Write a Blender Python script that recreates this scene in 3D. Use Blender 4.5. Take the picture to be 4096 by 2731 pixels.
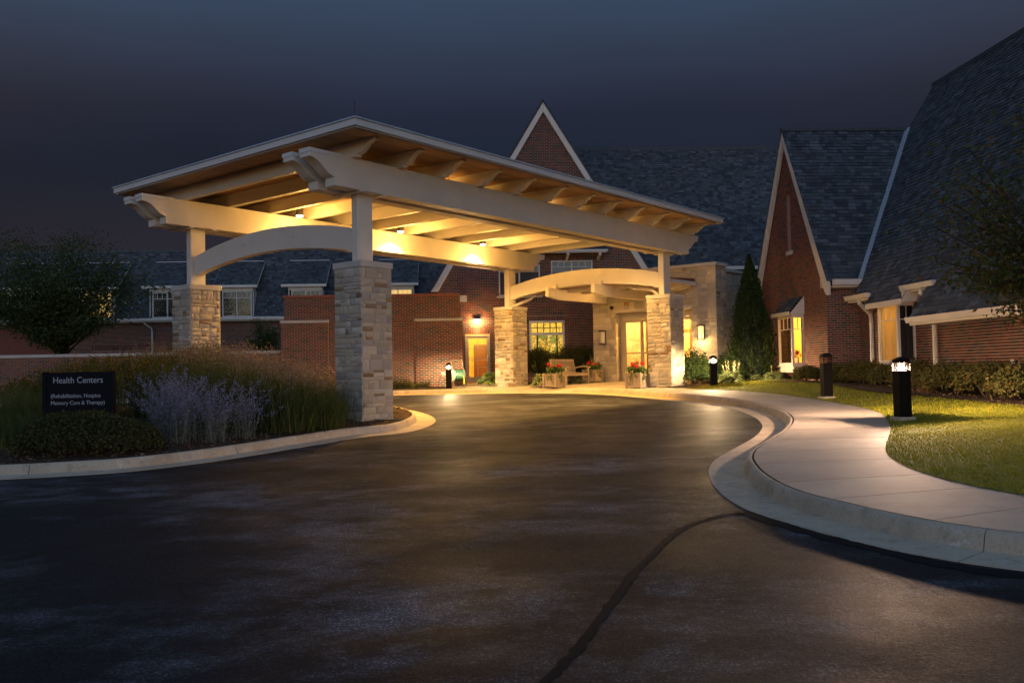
import bpy, bmesh, math, random
import numpy as np
from mathutils import Vector, Matrix
from mathutils.geometry import tessellate_polygon

R = math.radians
random.seed(11)
rng = np.random.default_rng(7)
for o in list(bpy.data.objects):
    bpy.data.objects.remove(o, do_unlink=True)
sc = bpy.context.scene
COL = sc.collection

# ------------------------------------------------------------------ camera
cam_d = bpy.data.cameras.new('camera')
cam_d.sensor_fit = 'HORIZONTAL'
cam_d.sensor_width = 36.0
cam_d.lens = 31.57
cam_d.clip_start = 0.1
cam_d.clip_end = 3000
cam = bpy.data.objects.new('camera', cam_d)
COL.objects.link(cam)
PITCH, ROLL = 0.03328, -0.01919
fw = Vector((0, math.cos(PITCH), math.sin(PITCH)))
rt = Vector((1, 0, 0))
up = rt.cross(fw)
r2 = math.cos(ROLL) * rt + math.sin(ROLL) * up
u2 = -math.sin(ROLL) * rt + math.cos(ROLL) * up
CAMZ = 1.0
cam.matrix_world = Matrix(((r2.x, u2.x, -fw.x, 0), (r2.y, u2.y, -fw.y, 0), (r2.z, u2.z, -fw.z, CAMZ), (0, 0, 0, 1)))
sc.camera = cam

# ------------------------------------------------------------------ dusk sky
world = bpy.data.worlds.new('World')
sc.world = world
world.use_nodes = True
wn, wl = world.node_tree.nodes, world.node_tree.links
wn.clear()
wo = wn.new('ShaderNodeOutputWorld')
bg = wn.new('ShaderNodeBackground')
tc = wn.new('ShaderNodeTexCoord')
sep = wn.new('ShaderNodeSeparateXYZ')
mp = wn.new('ShaderNodeMapRange')
mp.inputs[1].default_value = 0.0
mp.inputs[2].default_value = 1.0
rampn = wn.new('ShaderNodeValToRGB')
sky = wn.new('ShaderNodeTexSky')
sky.sky_type = 'NISHITA'
sky.sun_disc = False
sky.sun_elevation = R(-5.5)
sky.ozone_density = 1.35
sky.sun_rotation = R(180)
cr = rampn.color_ramp
SKY = [(0.0, (.028, .0220, .027)), (0.13, (.0225, .0200, .0275)), (0.20, (.0150, .0175, .0285)), (0.276, (.0100, .0205, .0410)), (0.375, (.0120, .043, .096)),
       (0.62, (.050, .105, .185)), (1.0, (.095, .165, .270))]
while len(cr.elements) < len(SKY):
    cr.elements.new(0.5)
for e, (p, c) in zip(cr.elements, SKY):
    e.position = p
    e.color = (*c, 1)
mixw = wn.new('ShaderNodeMix')
mixw.data_type = 'RGBA'
mixw.blend_type = 'ADD'
mixw.inputs[0].default_value = 1.0
mixw.clamp_factor = False
wl.new(tc.outputs['Generated'], sep.inputs[0])
wl.new(sep.outputs[2], mp.inputs[0])
wl.new(mp.outputs[0], rampn.inputs[0])
cln = wn.new('ShaderNodeTexNoise')
cln.inputs['Scale'].default_value = 2.2
cln.inputs['Detail'].default_value = 4
clm = wn.new('ShaderNodeMapping')
clm.inputs['Scale'].default_value = (1, 1, 3.2)
wl.new(tc.outputs['Generated'], clm.inputs[0])
wl.new(clm.outputs[0], cln.inputs['Vector'])
clr = wn.new('ShaderNodeMapRange')
clr.inputs[1].default_value, clr.inputs[2].default_value, clr.inputs[3].default_value, clr.inputs[4].default_value = .3, .7, .88, 1.12
wl.new(cln.outputs['Fac'], clr.inputs[0])
clv = wn.new('ShaderNodeVectorMath')
clv.operation = 'SCALE'
wl.new(rampn.outputs[0], clv.inputs[0])
wl.new(clr.outputs[0], clv.inputs[3])
wl.new(clv.outputs[0], mixw.inputs[6])
gain = wn.new('ShaderNodeVectorMath')
gain.operation = 'SCALE'
gain.inputs[3].default_value = 34.0
wl.new(sky.outputs[0], gain.inputs[0])
wl.new(gain.outputs[0], mixw.inputs[7])
wl.new(mixw.outputs[2], bg.inputs[0])
bg.inputs[1].default_value = 1.0
wl.new(bg.outputs[0], wo.inputs[0])

sc.view_settings.view_transform = 'Standard'
sc.view_settings.look = 'None'
sc.view_settings.exposure = 0.0
sc.view_settings.gamma = 1.0
sc.view_settings.use_curve_mapping = False
sc.cycles.use_denoising = True
sc.cycles.max_bounces = 8
sc.cycles.sample_clamp_indirect = 60.0
sc.cycles.caustics_reflective = False
sc.cycles.caustics_refractive = False

# light strengths (watts)
CAN_W, BOLLARD_W, SCONCE_W, DOORLAMP_W, ROOM_W = 2000, 70, 40, 120, 300
WARM = (1.0, 0.53, 0.125)
WARM2 = (1.0, 0.60, 0.22)

# ------------------------------------------------------------------ frames
YAW = 0.68824
CYAW, SYAW = math.cos(YAW), math.sin(YAW)
CAPZ = 3.353                       # world height of the pier cap tops
C1 = (-3.080, 18.397)              # near corner of the near pier
WC, LC = 6.456, 12.739             # pier spacing across / along the drive
TH = R(3.5)
CT, ST = math.cos(TH), math.sin(TH)
def cw(x, y):                      # canopy frame -> world
    return (C1[0] + x * CYAW + y * SYAW, C1[1] - x * SYAW + y * CYAW)
def bw(x, y):                      # building frame -> world
    return (x * CT - y * ST, x * ST + y * CT)
def gz(x, y):                      # height of the paving at a world point
    return .0140 * (max(-20, min(20, x)) + 3.1) + .0293 * (min(y, 34.0) - 18.4)

# ------------------------------------------------------------------ materials
MATS = {}
class NT:
    def __init__(s, name):
        s.m = bpy.data.materials.new(name)
        s.m.use_nodes = True
        s.t = s.m.node_tree
        s.n, s.l = s.t.nodes, s.t.links
        s.b = s.n['Principled BSDF']
        MATS[name] = s.m
    def new(s, k, **kw):
        x = s.n.new(k)
        for a, v in kw.items():
            setattr(x, a, v)
        return x
    def lk(s, a, b):
        s.l.new(a, b)
    def coord(s, kind='Object'):
        return s.new('ShaderNodeTexCoord').outputs[kind]
    def noise(s, scale, detail=4, rough=.55, co=None, kind='Object'):
        x = s.new('ShaderNodeTexNoise')
        x.inputs['Scale'].default_value = scale
        x.inputs['Detail'].default_value = detail
        x.inputs['Roughness'].default_value = rough
        s.lk(co if co is not None else s.coord(kind), x.inputs['Vector'])
        return x.outputs['Fac']
    def ramp(s, fac, stops, const=False):
        x = s.new('ShaderNodeValToRGB')
        e = x.color_ramp.elements
        while len(e) < len(stops):
            e.new(.5)
        for k, (p, c) in zip(e, stops):
            k.position = p
            k.color = (*c, 1) if len(c) == 3 else c
        if const:
            x.color_ramp.interpolation = 'CONSTANT'
        s.lk(fac, x.inputs[0])
        return x.outputs[0]
    def mix(s, a, b, fac, mode='MIX'):
        x = s.new('ShaderNodeMix', data_type='RGBA', blend_type=mode)
        for k, v in ((0, fac), (6, a), (7, b)):
            if hasattr(v, 'is_linked') or hasattr(v, 'links'):
                s.lk(v, x.inputs[k])
            else:
                x.inputs[k].default_value = v if k == 0 else (*v, 1)
        return x.outputs[2]
    def math(s, op, a, b=0.0):
        x = s.new('ShaderNodeMath', operation=op)
        for k, v in ((0, a), (1, b)):
            if hasattr(v, 'links'):
                s.lk(v, x.inputs[k])
            else:
                x.inputs[k].default_value = v
        return x.outputs[0]
    def rnd(s):                    # one random number per piece (own object or own face)
        a = s.new('ShaderNodeAttribute', attribute_name='rnd').outputs['Fac']
        o = s.new('ShaderNodeObjectInfo').outputs['Random']
        return s.math('FRACT', s.math('ADD', a, o))
    def bump(s, h, strength=.3, dist=.01):
        x = s.new('ShaderNodeBump')
        x.inputs['Strength'].default_value = strength
        x.inputs['Distance'].default_value = dist
        s.lk(h, x.inputs['Height'])
        s.lk(x.outputs[0], s.b.inputs['Normal'])
    def col(s, c):
        if isinstance(c, tuple):
            s.b.inputs['Base Color'].default_value = (*c, 1)
        else:
            s.lk(c, s.b.inputs['Base Color'])
    def set(s, rough=.6, metal=0, spec=.5):
        s.b.inputs['Roughness'].default_value = rough
        s.b.inputs['Metallic'].default_value = metal
        s.b.inputs['Specular IOR Level'].default_value = spec

def mat_paint(name, c, var=.12, rough=.5):
    m = NT(name)
    f = m.noise(1.7, 5)
    g = m.noise(24, 3)
    dark = tuple(x * (1 - var) for x in c)
    kn = m.ramp(m.noise(4.2, 8, .8), [(.66, (0, 0, 0)), (.74, (.35, .35, .35))])
    m.col(m.mix(m.mix(m.mix(c, tuple(x * .55 for x in c), kn), dark, m.ramp(f, [(.35, (0, 0, 0)), (.7, (1, 1, 1))])), tuple(x * .9 for x in c), m.ramp(g, [(.5, (0, 0, 0)), (.75, (.5, .5, .5))])))
    m.set(rough)
    m.bump(g, .08, .004)
    return m
mat_paint('timber_paint', (.63, .585, .50), .10, .45)
mat_paint('trim_paint', (.66, .60, .51), .10, .5)
mat_paint('cream_fascia', (.60, .585, .55), .08, .4)
mat_paint('limestone_cap', (.47, .44, .39), .16, .8)
mat_paint('frame_bronze', (.42, .36, .27), .08, .4)
mat_paint('room_wall', (.70, .52, .20), .03, .8)
mat_paint('sign_black', (.006, .006, .009), .2, .75).set(.8, 0, .15)
mat_paint('sign_letter', (.36, .38, .41), .05, .6)
mat_paint('bollard_bronze', (.010, .008, .007), .2, .6).set(.7, 0, .06)
mat_paint('rust_coping', (.26, .065, .035), .12, .5)
mat_paint('maroon_metal', (.16, .035, .03), .12, .4)
mat_paint('flashing_blue', (.34, .40, .46), .08, .35)
mat_paint('yellow_paint', (.62, .40, .02), .25, .6)
mat_paint('oak_wood', (.15, .068, .024), .2, .4)
mat_paint('hose_green', (.03, .10, .07), .1, .4)
mat_paint('plastic_cream', (.55, .50, .40), .1, .4)
mat_paint('plastic_yellow', (.65, .45, .02), .1, .4)
mat_paint('reel_grey', (.20, .19, .165), .1, .5)
mat_paint('curtain', (.30, .25, .19), .1, .9)
mat_paint('black_metal', (.012, .011, .011), .1, .4)
mat_paint('membrane_dark', (.07, .075, .08), .2, .7)
mat_paint('membrane_drip', (.42, .50, .58), .2, .35)

m = NT('brick')
r = m.rnd()
base = m.ramp(r, [(0, (.175, .060, .040)), (.16, (.145, .048, .034)), (.32, (.195, .070, .046)), (.48, (.125, .045, .035)), (.60, (.160, .056, .038)), (.72, (.075, .060, .056)), (.83, (.048, .043, .045)), (.92, (.105, .058, .048))], True)
m.col(m.mix(base, m.mix(base, (.02, .018, .018), .45), m.ramp(m.noise(19, 4), [(.45, (0, 0, 0)), (.75, (1, 1, 1))])))
m.set(.85, 0, .25)
m.bump(m.noise(90, 3), .35, .004)
m = NT('mortar')
m.col(m.ramp(m.noise(6, 4), [(.3, (.40, .34, .27)), (.7, (.52, .45, .37))]))
m.set(.95, 0, .2)
m.bump(m.noise(160, 2), .3, .003)

m = NT('shingle')
r = m.rnd()
base = m.ramp(r, [(0, (.066, .078, .087)), (.25, (.092, .107, .118)), (.5, (.046, .054, .062)), (.7, (.080, .094, .104)), (.86, (.122, .138, .148)), (.95, (.072, .067, .070))], True)
m.col(m.mix(base, (.02, .022, .026), m.ramp(m.noise(14, 5), [(.4, (0, 0, 0)), (.8, (.7, .7, .7))])))
m.set(.9, 0, .25)
m.bump(m.noise(220, 2), .5, .004)

m = NT('stone')
base = m.new('ShaderNodeObjectInfo').outputs['Color']
v = m.noise(9, 6, .65)
m.col(m.mix(m.mix(base, m.mix(base, (.19, .13, .075), .55), m.ramp(v, [(.48, (0, 0, 0)), (.72, (1, 1, 1))])), m.mix(base, (.62, .58, .5), .5), m.ramp(m.noise(33, 4), [(.52, (0, 0, 0)), (.8, (.8, .8, .8))])))
m.set(.92, 0, .2)
m.bump(m.math('ADD', m.noise(26, 6, .7), m.math('MULTIPLY', m.noise(90, 3), .4)), .6, .010)
m = NT('stone_mortar')
m.col(m.ramp(m.noise(8, 4), [(.3, (.30, .265, .21)), (.7, (.37, .33, .27))]))
m.set(.95, 0, .2)

m = NT('cedar_plank')
co = m.coord('Object')
mpn = m.new('ShaderNodeMapping')
mpn.inputs['Scale'].default_value = (60, 1.6, 30)
m.lk(co, mpn.inputs[0])
g = m.noise(1.0, 5, .6, mpn.outputs[0])
base = m.ramp(m.rnd(), [(0, (.46, .27, .12)), (.35, (.54, .33, .155)), (.7, (.40, .23, .10)), (1, (.50, .30, .14))])
m.col(m.mix(base, m.mix(base, (.12, .055, .02), .6), m.ramp(g, [(.5, (0, 0, 0)), (.78, (1, 1, 1))])))
m.set(.55)
m = NT('teak_wood')
mpn = m.new('ShaderNodeMapping')
mpn.inputs['Scale'].default_value = (40, 40, 3)
m.lk(m.coord('Object'), mpn.inputs[0])
m.col(m.ramp(m.noise(1.0, 5, .6, mpn.outputs[0]), [(.3, (.20, .15, .105)), (.55, (.31, .245, .18)), (.8, (.36, .30, .235))]))
m.set(.8)

m = NT('concrete')
f = m.noise(.9, 6, .6)
g = m.noise(40, 4, .6)
a = m.ramp(f, [(.3, (.27, .235, .19)), (.6, (.35, .31, .255)), (.8, (.31, .27, .22))])
st_ = m.ramp(m.noise(.55, 7, .72), [(.50, (0, 0, 0)), (.68, (.55, .55, .55))])
tn = m.ramp(m.new('ShaderNodeObjectInfo').outputs['Random'], [(0, (.86, .86, .86)), (1, (1.06, 1.05, 1.04))])
b = m.mix(m.mix(a, m.mix(a, (.20, .18, .15), .5), m.ramp(g, [(.52, (0, 0, 0)), (.75, (.8, .8, .8))])), (.17, .145, .115), st_)
m.col(m.mix(b, tn, 1.0, 'MULTIPLY'))
m.set(.75, 0, .35)
m.bump(m.noise(170, 3), .25, .004)
m = NT('kerb_concrete')
f = m.noise(1.6, 6, .65)
a = m.ramp(f, [(.3, (.37, .295, .205)), (.55, (.48, .40, .295)), (.8, (.41, .335, .24))])
b = m.mix(a, (.66, .64, .60), m.ramp(m.noise(4.5, 7, .75), [(.60, (0, 0, 0)), (.68, (.6, .6, .6))]))
c = m.mix(b, (.13, .10, .07), m.ramp(m.noise(5, 7, .75), [(.54, (0, 0, 0)), (.74, (.8, .8, .8))]))
m.col(m.mix(c, (.20, .16, .11), m.ramp(m.noise(45, 4, .7), [(.5, (0, 0, 0)), (.8, (.7, .7, .7))])))
m.set(.85, 0, .25)
m.bump(m.math('ADD', m.noise(60, 4), m.noise(12, 4)), .45, .008)

m = NT('asphalt')
co = m.coord('Object')
mpa = m.new('ShaderNodeMapping')
mpa.inputs['Rotation'].default_value = (0, 0, R(-58))
mpa.inputs['Scale'].default_value = (.72, 1.08, 1)
m.lk(co, mpa.inputs[0])
big = m.noise(.42, 7, .66, mpa.outputs[0])
mid = m.noise(1.5, 9, .74, mpa.outputs[0])
fine = m.new('ShaderNodeTexVoronoi')
fine.inputs['Scale'].default_value = 95
m.lk(co, fine.inputs['Vector'])
sc_ = m.new('ShaderNodeSeparateColor')
m.lk(fine.outputs['Color'], sc_.inputs[0])
spk = m.ramp(sc_.outputs[0], [(.74, (0, 0, 0)), (.97, (1, 1, 1))])
worn = m.math('MULTIPLY', m.ramp(big, [(.46, (0, 0, 0)), (.60, (1, 1, 1))]), m.ramp(mid, [(.44, (0, 0, 0)), (.64, (1, 1, 1))]))
tone = m.ramp(m.noise(.16, 4, .5, co), [(.35, (.0060, .0070, .0100)), (.65, (.0170, .0115, .0105))])
oil = m.ramp(m.noise(.8, 3, .5, co), [(.66, (0, 0, 0)), (.76, (.6, .6, .6))])
b = m.mix(m.mix(tone, (.083, .089, .106), m.math('MULTIPLY', worn, .85)), (.006, .006, .007), oil)
c = m.mix(b, (.42, .44, .48), m.math('MULTIPLY', spk, m.math('ADD', m.math('MULTIPLY', worn, .55), .045)))
m.col(c)
m.lk(m.ramp(m.math('ADD', m.math('MULTIPLY', m.noise(.9, 5, .6, co), .8), m.math('MULTIPLY', sc_.outputs[1], .2)), [(.3, (.50, .50, .50)), (.7, (.74, .74, .74))]), m.b.inputs['Roughness'])
m.b.inputs['Specular IOR Level'].default_value = .11
m.bump(m.math('ADD', sc_.outputs[2], m.math('MULTIPLY', m.noise(34, 4, .6, co), .8)), .5, .006)
m = NT('crack_sealant')
m.col((.006, .006, .007))
m.set(.8, 0, .12)
m.bump(m.noise(60, 3), .3, .004)

m = NT('mulch')
m.col(m.ramp(m.noise(30, 6, .7), [(.3, (.025, .015, .010)), (.55, (.07, .045, .028)), (.8, (.15, .10, .06))]))
m.set(.95, 0, .15)
m.bump(m.noise(55, 5, .7), .9, .03)
m = NT('mulch_chip')
m.col(m.ramp(m.rnd(), [(0, (.05, .028, .016)), (.5, (.10, .062, .036)), (1, (.20, .14, .085))]))
m.set(.9, 0, .2)
m = NT('soil')
m.col(m.ramp(m.noise(3, 5), [(.3, (.10, .115, .014)), (.7, (.15, .155, .018))]))
m.set(.95, 0, .1)

def mat_leaf(name, stops, trans=.25, rough=.7):
    m = NT(name)
    c = m.ramp(m.rnd(), stops)
    m.col(c)
    m.set(rough, 0, .08)
    tr = m.new('ShaderNodeBsdfTranslucent')
    m.lk(c, tr.inputs[0])
    mx = m.new('ShaderNodeMixShader')
    mx.inputs[0].default_value = trans
    out = m.n['Material Output']
    m.lk(m.b.outputs[0], mx.inputs[1])
    m.lk(tr.outputs[0], mx.inputs[2])
    m.lk(mx.outputs[0], out.inputs[0])
mat_leaf('lawn_blade', [(0, (.17, .20, .012)), (.5, (.24, .24, .014)), (.85, (.30, .27, .020)), (1, (.33, .26, .04))])
mat_leaf('tall_grass', [(0, (.040, .070, .018)), (.5, (.075, .100, .026)), (.85, (.11, .115, .032)), (1, (.16, .12, .05))])
mat_leaf('grass_base', [(0, (.12, .06, .03)), (1, (.17, .11, .05))])
mat_leaf('grass_plume', [(0, (.22, .14, .08)), (1, (.32, .23, .15))])
mat_leaf('goldenrod', [(0, (.05, .06, .014)), (.55, (.10, .085, .014)), (1, (.36, .20, .015))])
mat_leaf('sage_stem', [(0, (.13, .15, .12)), (1, (.20, .22, .18))])
mat_leaf('sage_flower', [(0, (.17, .16, .26)), (.5, (.23, .21, .33)), (1, (.32, .30, .41))])
mat_leaf('mound_leaf', [(0, (.035, .045, .018)), (.6, (.065, .07, .024)), (1, (.10, .085, .03))])
mat_leaf('tree_leaf', [(0, (.040, .066, .022)), (.6, (.065, .095, .030)), (1, (.10, .12, .038))])
mat_leaf('maple_leaf', [(0, (.055, .075, .022)), (.6, (.085, .10, .028)), (.88, (.14, .10, .028)), (1, (.22, .10, .025))])
mat_leaf('evergreen', [(0, (.022, .042, .015)), (.6, (.036, .062, .018)), (1, (.055, .08, .022))])
mat_leaf('yew_leaf', [(0, (.022, .036, .012)), (.7, (.036, .052, .014)), (1, (.10, .055, .02))])
mat_leaf('box_leaf', [(0, (.05, .06, .018)), (.5, (.085, .085, .022)), (.85, (.125, .105, .028)), (1, (.15, .08, .03))])
mat_leaf('hosta_leaf', [(0, (.05, .10, .03)), (.55, (.075, .13, .035)), (1, (.11, .16, .05))], .2)
mat_leaf('hosta_edge', [(0, (.42, .42, .20)), (1, (.55, .53, .30))], .2)
mat_leaf('ivy_leaf', [(0, (.09, .13, .03)), (.6, (.17, .19, .05)), (1, (.40, .40, .18))])
mat_leaf('geranium', [(0, (.55, .015, .03)), (1, (.70, .05, .09))], .15)
mat_leaf('stem_dry', [(0, (.22, .17, .09)), (1, (.32, .26, .14))])
m = NT('bark')
m.col(m.ramp(m.noise(12, 6, .7), [(.3, (.035, .026, .018)), (.7, (.085, .066, .048))]))
m.set(.95, 0, .15)
m.bump(m.noise(22, 5, .7), .8, .02)

def mat_glow(name, c, s, base=(.6, .5, .35)):
    m = NT(name)
    m.col(base)
    m.b.inputs['Emission Color'].default_value = (*c, 1)
    m.b.inputs['Emission Strength'].default_value = s
    return m
mat_glow('lamp_lens', (1, .80, .48), 22)
mat_glow('bulb_white', (1, .80, .50), 60)
mat_glow('bollard_bulb_near', (1, .64, .42), 22000)
mat_glow('bollard_bulb_path', (1, .68, .36), 12000)
mat_glow('bollard_bulb_wall', (1, .68, .32), 7000)
mat_glow('sconce_shade_lit', (1, .62, .17), 1.7)
mat_glow('blind_lit', (1, .58, .10), .95)
mat_glow('exit_red', (1, .05, .02), 1.5)
mat_glow('ceiling_panel', (1, .80, .42), 5)
mat_paint('sconce_shade_off', (.50, .46, .38), .05, .5)
m = NT('glass')
m.b.inputs['Base Color'].default_value = (.9, .92, .95, 1)
m.b.inputs['Roughness'].default_value = .02
gl, tr2, mx = m.new('ShaderNodeBsdfGlossy'), m.new('ShaderNodeBsdfTransparent'), m.new('ShaderNodeMixShader')
gl.inputs['Roughness'].default_value = .02
tr2.inputs[0].default_value = (.93, .95, .95, 1)
fr = m.new('ShaderNodeFresnel')
fr.inputs[0].default_value = 1.5
bf = m.new('ShaderNodeNewGeometry').outputs['Backfacing']
m.lk(m.math('MULTIPLY', fr.outputs[0], m.math('SUBTRACT', 1.0, bf)), mx.inputs[0])
m.lk(tr2.outputs[0], mx.inputs[1])
m.lk(gl.outputs[0], mx.inputs[2])
m.lk(mx.outputs[0], m.n['Material Output'].inputs[0])
m = NT('dark_interior')
m.col((.02, .02, .022))
m.set(.9)
m = NT('blind')
w = m.new('ShaderNodeTexWave')
w.bands_direction = 'Z'
w.inputs['Scale'].default_value = 6.3
m.lk(m.coord('Object'), w.inputs['Vector'])
m.col(m.ramp(w.outputs[0], [(.2, (.05, .038, .032)), (.5, (.16, .12, .10))]))
m.set(.8)
m = NT('stained_glass')
co = m.coord('Object')
vor = m.new('ShaderNodeTexVoronoi')
vor.inputs['Scale'].default_value = 13
nz = m.new('ShaderNodeTexNoise')
nz.inputs['Scale'].default_value = 2.0
m.lk(co, nz.inputs['Vector'])
mixv = m.new('ShaderNodeMix', data_type='VECTOR')
mixv.inputs[0].default_value = .35
m.lk(co, mixv.inputs[4])
m.lk(nz.outputs['Color'], mixv.inputs[5])
m.lk(mixv.outputs[1], vor.inputs['Vector'])
vd = m.new('ShaderNodeTexVoronoi', feature='DISTANCE_TO_EDGE')
vd.inputs['Scale'].default_value = 13
m.lk(mixv.outputs[1], vd.inputs['Vector'])
sx = m.new('ShaderNodeSeparateColor')
m.lk(vor.outputs['Color'], sx.inputs[0])
cells = m.ramp(sx.outputs[0], [(0, (.95, .50, .02)), (.28, (.80, .36, .01)), (.42, (.34, .36, .02)), (.62, (.20, .24, .01)), (.8, (.98, .66, .10)), (.965, (.45, .01, .005))], True)
lead = m.ramp(vd.outputs['Distance'], [(.03, (.015, .012, .004)), (.07, (1, 1, 1))])
e = m.mix(cells, lead, 1.0, 'MULTIPLY')
m.lk(e, m.b.inputs['Emission Color'])
m.b.inputs['Emission Strength'].default_value = .85
m.col((.2, .15, .05))
m.set(.25)
m = NT('amber_glass')
vd = m.new('ShaderNodeTexVoronoi', feature='DISTANCE_TO_EDGE')
vd.inputs['Scale'].default_value = 4.5
m.lk(m.coord('Object'), vd.inputs['Vector'])
lead = m.ramp(vd.outputs['Distance'], [(.012, (.10, .06, .01)), (.035, (1, .58, .05))])
m.lk(lead, m.b.inputs['Emission Color'])
m.b.inputs['Emission Strength'].default_value = 1.0
m.col((.2, .15, .05))
m.set(.25)

# ------------------------------------------------------------------ mesh helpers
class MB:
    def __init__(s):
        s.v, s.f, s.r = [], [], []
    def poly(s, pts, r=None):
        k = len(s.v)
        s.v += [tuple(p) for p in pts]
        s.f.append(tuple(range(k, k + len(pts))))
        s.r.append(random.random() if r is None else r)
    def hexa(s, p, r=None):        # eight corners: bottom ring then top ring
        k = len(s.v)
        s.v += [tuple(q) for q in p]
        for f in ((3, 2, 1, 0), (4, 5, 6, 7), (0, 1, 5, 4), (1, 2, 6, 5), (2, 3, 7, 6), (3, 0, 4, 7)):
            s.f.append(tuple(k + i for i in f))
            s.r.append(0.0 if r is None else r)
    def box(s, x0, y0, z0, x1, y1, z1, r=None):
        s.hexa([(x0, y0, z0), (x1, y0, z0), (x1, y1, z0), (x0, y1, z0), (x0, y0, z1), (x1, y0, z1), (x1, y1, z1), (x0, y1, z1)], r)
    def prism(s, poly, fn0, fn1, r=0.0):   # a polygon in two positions, joined
        a, b = [fn0(*p) for p in poly], [fn1(*p) for p in poly]
        n, k = len(poly), len(s.v)
        s.v += [tuple(p) for p in a] + [tuple(p) for p in b]
        tri = tessellate_polygon([[Vector((p[0], p[1], 0)) for p in poly]])
        for t in tri:
            s.f.append((k + t[2], k + t[1], k + t[0]))
            s.f.append((k + n + t[0], k + n + t[1], k + n + t[2]))
            s.r += [r, r]
        for i in range(n):
            j = (i + 1) % n
            s.f.append((k + i, k + j, k + n + j, k + n + i))
            s.r.append(r)
    def bar(s, a, b, w, h, upv=(0, 0, 1)):   # a rectangular bar from a to b
        a, b = Vector(a), Vector(b)
        d = (b - a).normalized()
        sd = d.cross(Vector(upv))
        if sd.length < 1e-4:
            sd = d.cross(Vector((1, 0, 0)))
        sd.normalize()
        uu = sd.cross(d)
        o = [(-1, -1), (1, -1), (1, 1), (-1, 1)]
        s.hexa([a + sd * (w / 2 * i) + uu * (h / 2 * j) for i, j in o] + [b + sd * (w / 2 * i) + uu * (h / 2 * j) for i, j in o])
    def tube(s, pts, rad, n=8, cap=True):
        pts = [Vector(p) for p in pts]
        k0 = len(s.v)
        a = None
        for i, p in enumerate(pts):
            d = (pts[min(i + 1, len(pts) - 1)] - pts[max(i - 1, 0)]).normalized()
            if a is None:
                a = d.cross(Vector((0, 0, 1)))
                if a.length < .05:
                    a = d.cross(Vector((1, 0, 0)))
            else:                  # carry the frame along so that the tube never twists
                a = a - d * a.dot(d)
                if a.length < 1e-4:
                    a = d.cross(Vector((1, 0, 0)))
            a.normalize()
            b = a.cross(d)
            rr = rad[i] if isinstance(rad, (list, tuple)) else rad
            s.v += [tuple(p + (a * math.cos(t) + b * math.sin(t)) * rr) for t in [2 * math.pi * q / n for q in range(n)]]
        for i in range(len(pts) - 1):
            for q in range(n):
                s.f.append((k0 + i * n + q, k0 + i * n + (q + 1) % n, k0 + (i + 1) * n + (q + 1) % n, k0 + (i + 1) * n + q))
                s.r.append(0.0)
        if cap:
            s.f += [tuple(k0 + q for q in range(n))[::-1], tuple(k0 + (len(pts) - 1) * n + q for q in range(n))]
            s.r += [0.0, 0.0]
    def lathe(s, prof, c=(0, 0, 0), n=16):
        k0 = len(s.v)
        for rr, z in prof:
            s.v += [(c[0] + rr * math.cos(2 * math.pi * q / n), c[1] + rr * math.sin(2 * math.pi * q / n), c[2] + z) for q in range(n)]
        for i in range(len(prof) - 1):
            for q in range(n):
                s.f.append((k0 + i * n + q, k0 + i * n + (q + 1) % n, k0 + (i + 1) * n + (q + 1) % n, k0 + (i + 1) * n + q))
                s.r.append(0.0)
        s.f += [tuple(k0 + q for q in range(n))[::-1], tuple(k0 + (len(prof) - 1) * n + q for q in range(n))]
        s.r += [0.0, 0.0]
    def shift(s, d):
        s.v = [(a + d[0], b + d[1], c + d[2]) for a, b, c in s.v]
        return s
    def mesh(s, name, mat, smooth=False):
        me = bpy.data.meshes.new(name)
        me.from_pydata(s.v, [], s.f)
        at = me.attributes.new('rnd', 'FLOAT', 'FACE')
        at.data.foreach_set('value', s.r)
        me.materials.append(MATS[mat])
        if smooth:
            me.polygons.foreach_set('use_smooth', [True] * len(s.f))
        me.update()
        return me
    def build(s, name, mat, parent=None, smooth=False, bevel=0):
        o = bpy.data.objects.new(name, s.mesh(name, mat, smooth))
        COL.objects.link(o)
        o.parent = parent
        if bevel:
            b = o.modifiers.new('bevel', 'BEVEL')
            b.width = bevel
            b.segments = 1
            b.limit_method = 'ANGLE'
        return o

def quads(name, mat, P, parent=None, rnd_=None):     # P: n x k x 3 corner array, one face each
    n, k = P.shape[0], P.shape[1]
    me = bpy.data.meshes.new(name)
    me.vertices.add(n * k)
    me.vertices.foreach_set('co', P.astype(np.float32).ravel())
    me.loops.add(n * k)
    me.loops.foreach_set('vertex_index', np.arange(n * k, dtype=np.int32))
    me.polygons.add(n)
    me.polygons.foreach_set('loop_start', np.arange(0, n * k, k, dtype=np.int32))
    at = me.attributes.new('rnd', 'FLOAT', 'FACE')
    at.data.foreach_set('value', (rng.random(n) if rnd_ is None else rnd_).astype(np.float32))
    me.materials.append(MATS[mat])
    me.update(calc_edges=True)
    o = bpy.data.objects.new(name, me)
    COL.objects.link(o)
    o.parent = parent
    return o

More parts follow.
